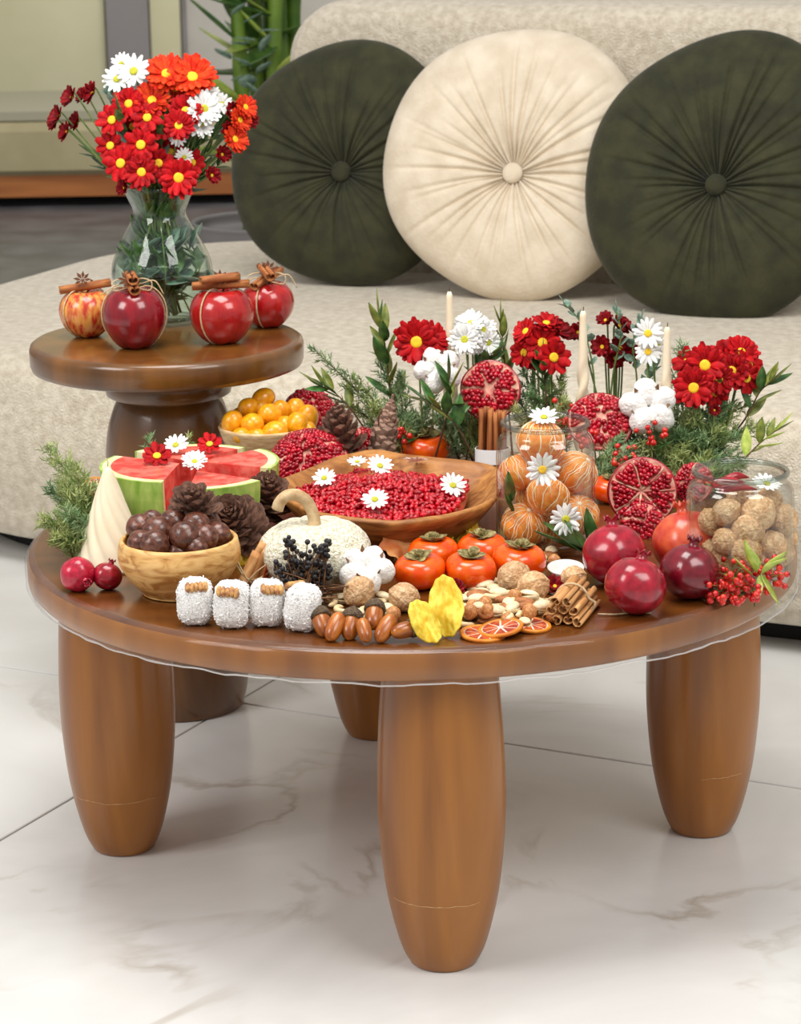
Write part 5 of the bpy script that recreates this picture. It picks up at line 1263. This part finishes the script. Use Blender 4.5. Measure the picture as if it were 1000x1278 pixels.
for px, py, rp, dy, d in [(880, 456, 27, .0, (-.1, -1, .3)), (866, 484, 26, -.02, (-.2, -1, .2)), (903, 446, 20, .02, (.1, -1, .6)), (925, 440, 22, .03, (.2, -.8, .6)), (913, 463, 23, .01, (.15, -1, .4)), (897, 473, 21, .0, (.1, -1, .2)), (934, 455, 20, .02, (.5, -.8, .3)), (932, 472, 19, .01, (.5, -.9, .0)), (858, 452, 18, .02, (-.5, -.7, .4)), (915, 432, 15, .04, (0, -.4, .9)), (893, 490, 16, .0, (0, -1, 0))]:
    cst('red_daisy', 'bright red daisy in the dense cluster beside the candle behind the cotton boll', 'red2' if rp > 20 else 'red', px, py, rp, .29 + dy, d, gr, bx=890)
gw = 'white daisies beside the tall candle'
for px, py, rp, dy, d in [(580, 424, 20, -.02, (-.1, -1, .4)), (588, 404, 18, .0, (-.1, -.7, .8)), (603, 412, 17, .0, (.4, -.8, .6)), (609, 428, 16, -.01, (.5, -.9, .2)), (594, 428, 15, -.01, (.1, -1, .2)), (577, 405, 13, .01, (-.5, -.5, .7))]:
    cst('white_daisy', 'white daisy in the tight cluster beside the tall candle', 'white2', px, py, rp, .40 + dy, d, gw, 'g', bx=595)
cst('white_daisy', 'white daisy with deep yellow eye beside the candle behind the cotton boll', 'white', 809, 416, 18, .32, (-.1, -1, .3), bx=812)
cst('white_daisy', 'white daisy half below another beside the candle behind the cotton boll', 'white', 809, 439, 16, .315, (0, -1, .2), bx=812)
cst('white_daisy', 'small white daisy turned toward the candle behind the cotton boll', 'white', 822, 432, 12, .325, (.6, -.8, .1), bx=815, ek='g')
cst('red_bud', 'small red bud low among the juniper under the red daisies', 'dark', 892, 512, 8, .27, (0, -1, .3))

hd = GY(547, 463, .37); cotton('white cotton boll raised beside the large red daisy', hd, .036, (0, -.8, .5), 5)
one_ = GY(810, 509, .27); cotton('big white cotton boll in front of the red daisy cluster', one_, .042, (-.05, -.85, .5), 5)
c = GY(612, 487, .36); c.z = max(c.z, H + .042); pom_half('cut pomegranate half standing in the centrepiece behind the cinnamon bundle', c, .044, (-.15, -.95, .35), 'pom_red', 6, s=.0066, seed=21, bumpy=.25)
c = GY(750, 526, .27); pom_half('cut pomegranate half beside the big cotton boll', c, .047, (.0, -.75, .7), 'pom_red', 6, s=.0064, seed=22, bumpy=.3, depth=.5)
# upright cinnamon bundle with a white paper band
cb_ = G(614, 592); cb_.z = H + .0008
t = thing('cinnamon_bundle', 'upright bundle of cinnamon sticks in a white paper band', 'cinnamon', cb_)
zt_ = GY(614, 512, cb_.y).z - H
for k, (x_, y_) in enumerate([(-.016, 0), (-.005, -.006), (.006, -.006), (.017, 0), (-.010, .009), (.002, .009), (.012, .010)]):
    l = zt_ * U(.92, 1.04); link('cinnamon_stick', STICKS[k % 3], t, mat=T(x_, y_, .002) @ Ry(U(-.03, .06)) @ Rz(U(0, 6)) @ S3(.085, .085, l))
pl = closed_catmull([(-.024, -.004, 0), (-.008, -.0155, 0), (.012, -.0155, 0), (.026, -.002, 0), (.016, .018, 0), (-.014, .018, 0)], 5)
z0, z1 = max(.004, GY(610, 581, cb_.y - .016).z - H), GY(610, 563, cb_.y - .016).z - H
one(loft([[Vector((p.x, p.y, z0)) for p in pl], [Vector((p.x, p.y, z1)) for p in pl], [Vector((p.x * .96, p.y * .96, z1)) for p in pl], [Vector((p.x * .96, p.y * .96, z0)) for p in pl]], False, False)).build('paper_band', M['white_card'], t, smooth=False)
for lab, px, py, y, n, sp in [('red berries behind the tangerine jar below the middle candle', 702, 517, .33, 24, .030), ('red berries at the side of the cut pomegranate half', 722, 528, .28, 18, .026), ('drooping cluster of red berries right behind the tangerine jar', 776, 568, .21, 22, .022), ('red berries under the big cotton boll', 812, 534, .23, 12, .022), ('few orange-red berries beside the single persimmon', 497, 540, .36, 9, .018), ('red berries between the jar and the juniper', 740, 545, .24, 12, .024), ('small cluster of red berries hanging lower behind the jar', 772, 588, .20, 10, .016)]:
    e = GY(px, py, y); b = Vector((e.x + .01, y + .015, H + .002)); berry_cluster(lab, b, e - b, n, sp, .0042, leaves=1, lk='dark', name='berry_bunch')

# ================================================================== tall plant behind the sofa
yp = 3.75; pb = GY(330, 300, yp); pb.z = 0
M['bamboo'] = mat('bamboo', (70, 106, 30), (116, 144, 50), 5, .4, 0)
t = thing('tall_plant', 'tall green bamboo-like plant standing behind the end of the sofa', 'plant', pb)
for k, (px, lean) in enumerate([(300, -.02), (318, .0), (334, .01), (350, .0), (364, .02), (342, .03)]):
    x = GY(px, 60, yp).x - pb.x; y = U(-.08, .12); h = U(1.35, 1.6); nodes = []
    pts = [Vector((x - lean, y, 0)), Vector((x, y, .7)), Vector((x + lean, y, h))]; sp = catmull(pts, 9)
    one(tube(sp, [(.019 if i % 3 else .023) for i in range(len(sp))], 10)).build('cane', M['bamboo'], t)
    for j in range(22):
        q = sp[random.randrange(6, len(sp))]; a = U(0, 6.28); link('leaf', LM[('small', 'light', 'dark', 'small')[j % 4]], t, mat=T(q) @ aimx((cos(a), sin(a) * .6, U(-.3, .8))) @ S3(U(.14, .24), U(.12, .2), .15))
one(lathe(smooth_prof([(0, 0), (.14, 0), (.16, .03), (.19, .26), (.2, .30), (.185, .30), (.17, .27), (0, .26)], 4), 40)).build('pot', M['wall_grey'], t)
for k in range(12):
    px, py = 292 + 16 * (k % 3) + U(-6, 6), 20 + 9 * k; p = GY(px, py, yp - .2) - pb
    link('leaf', LM['euca'], t, mat=T(p) @ aimx((U(-1, 1), U(-.6, 0), U(-.2, .8))) @ S3(.06))
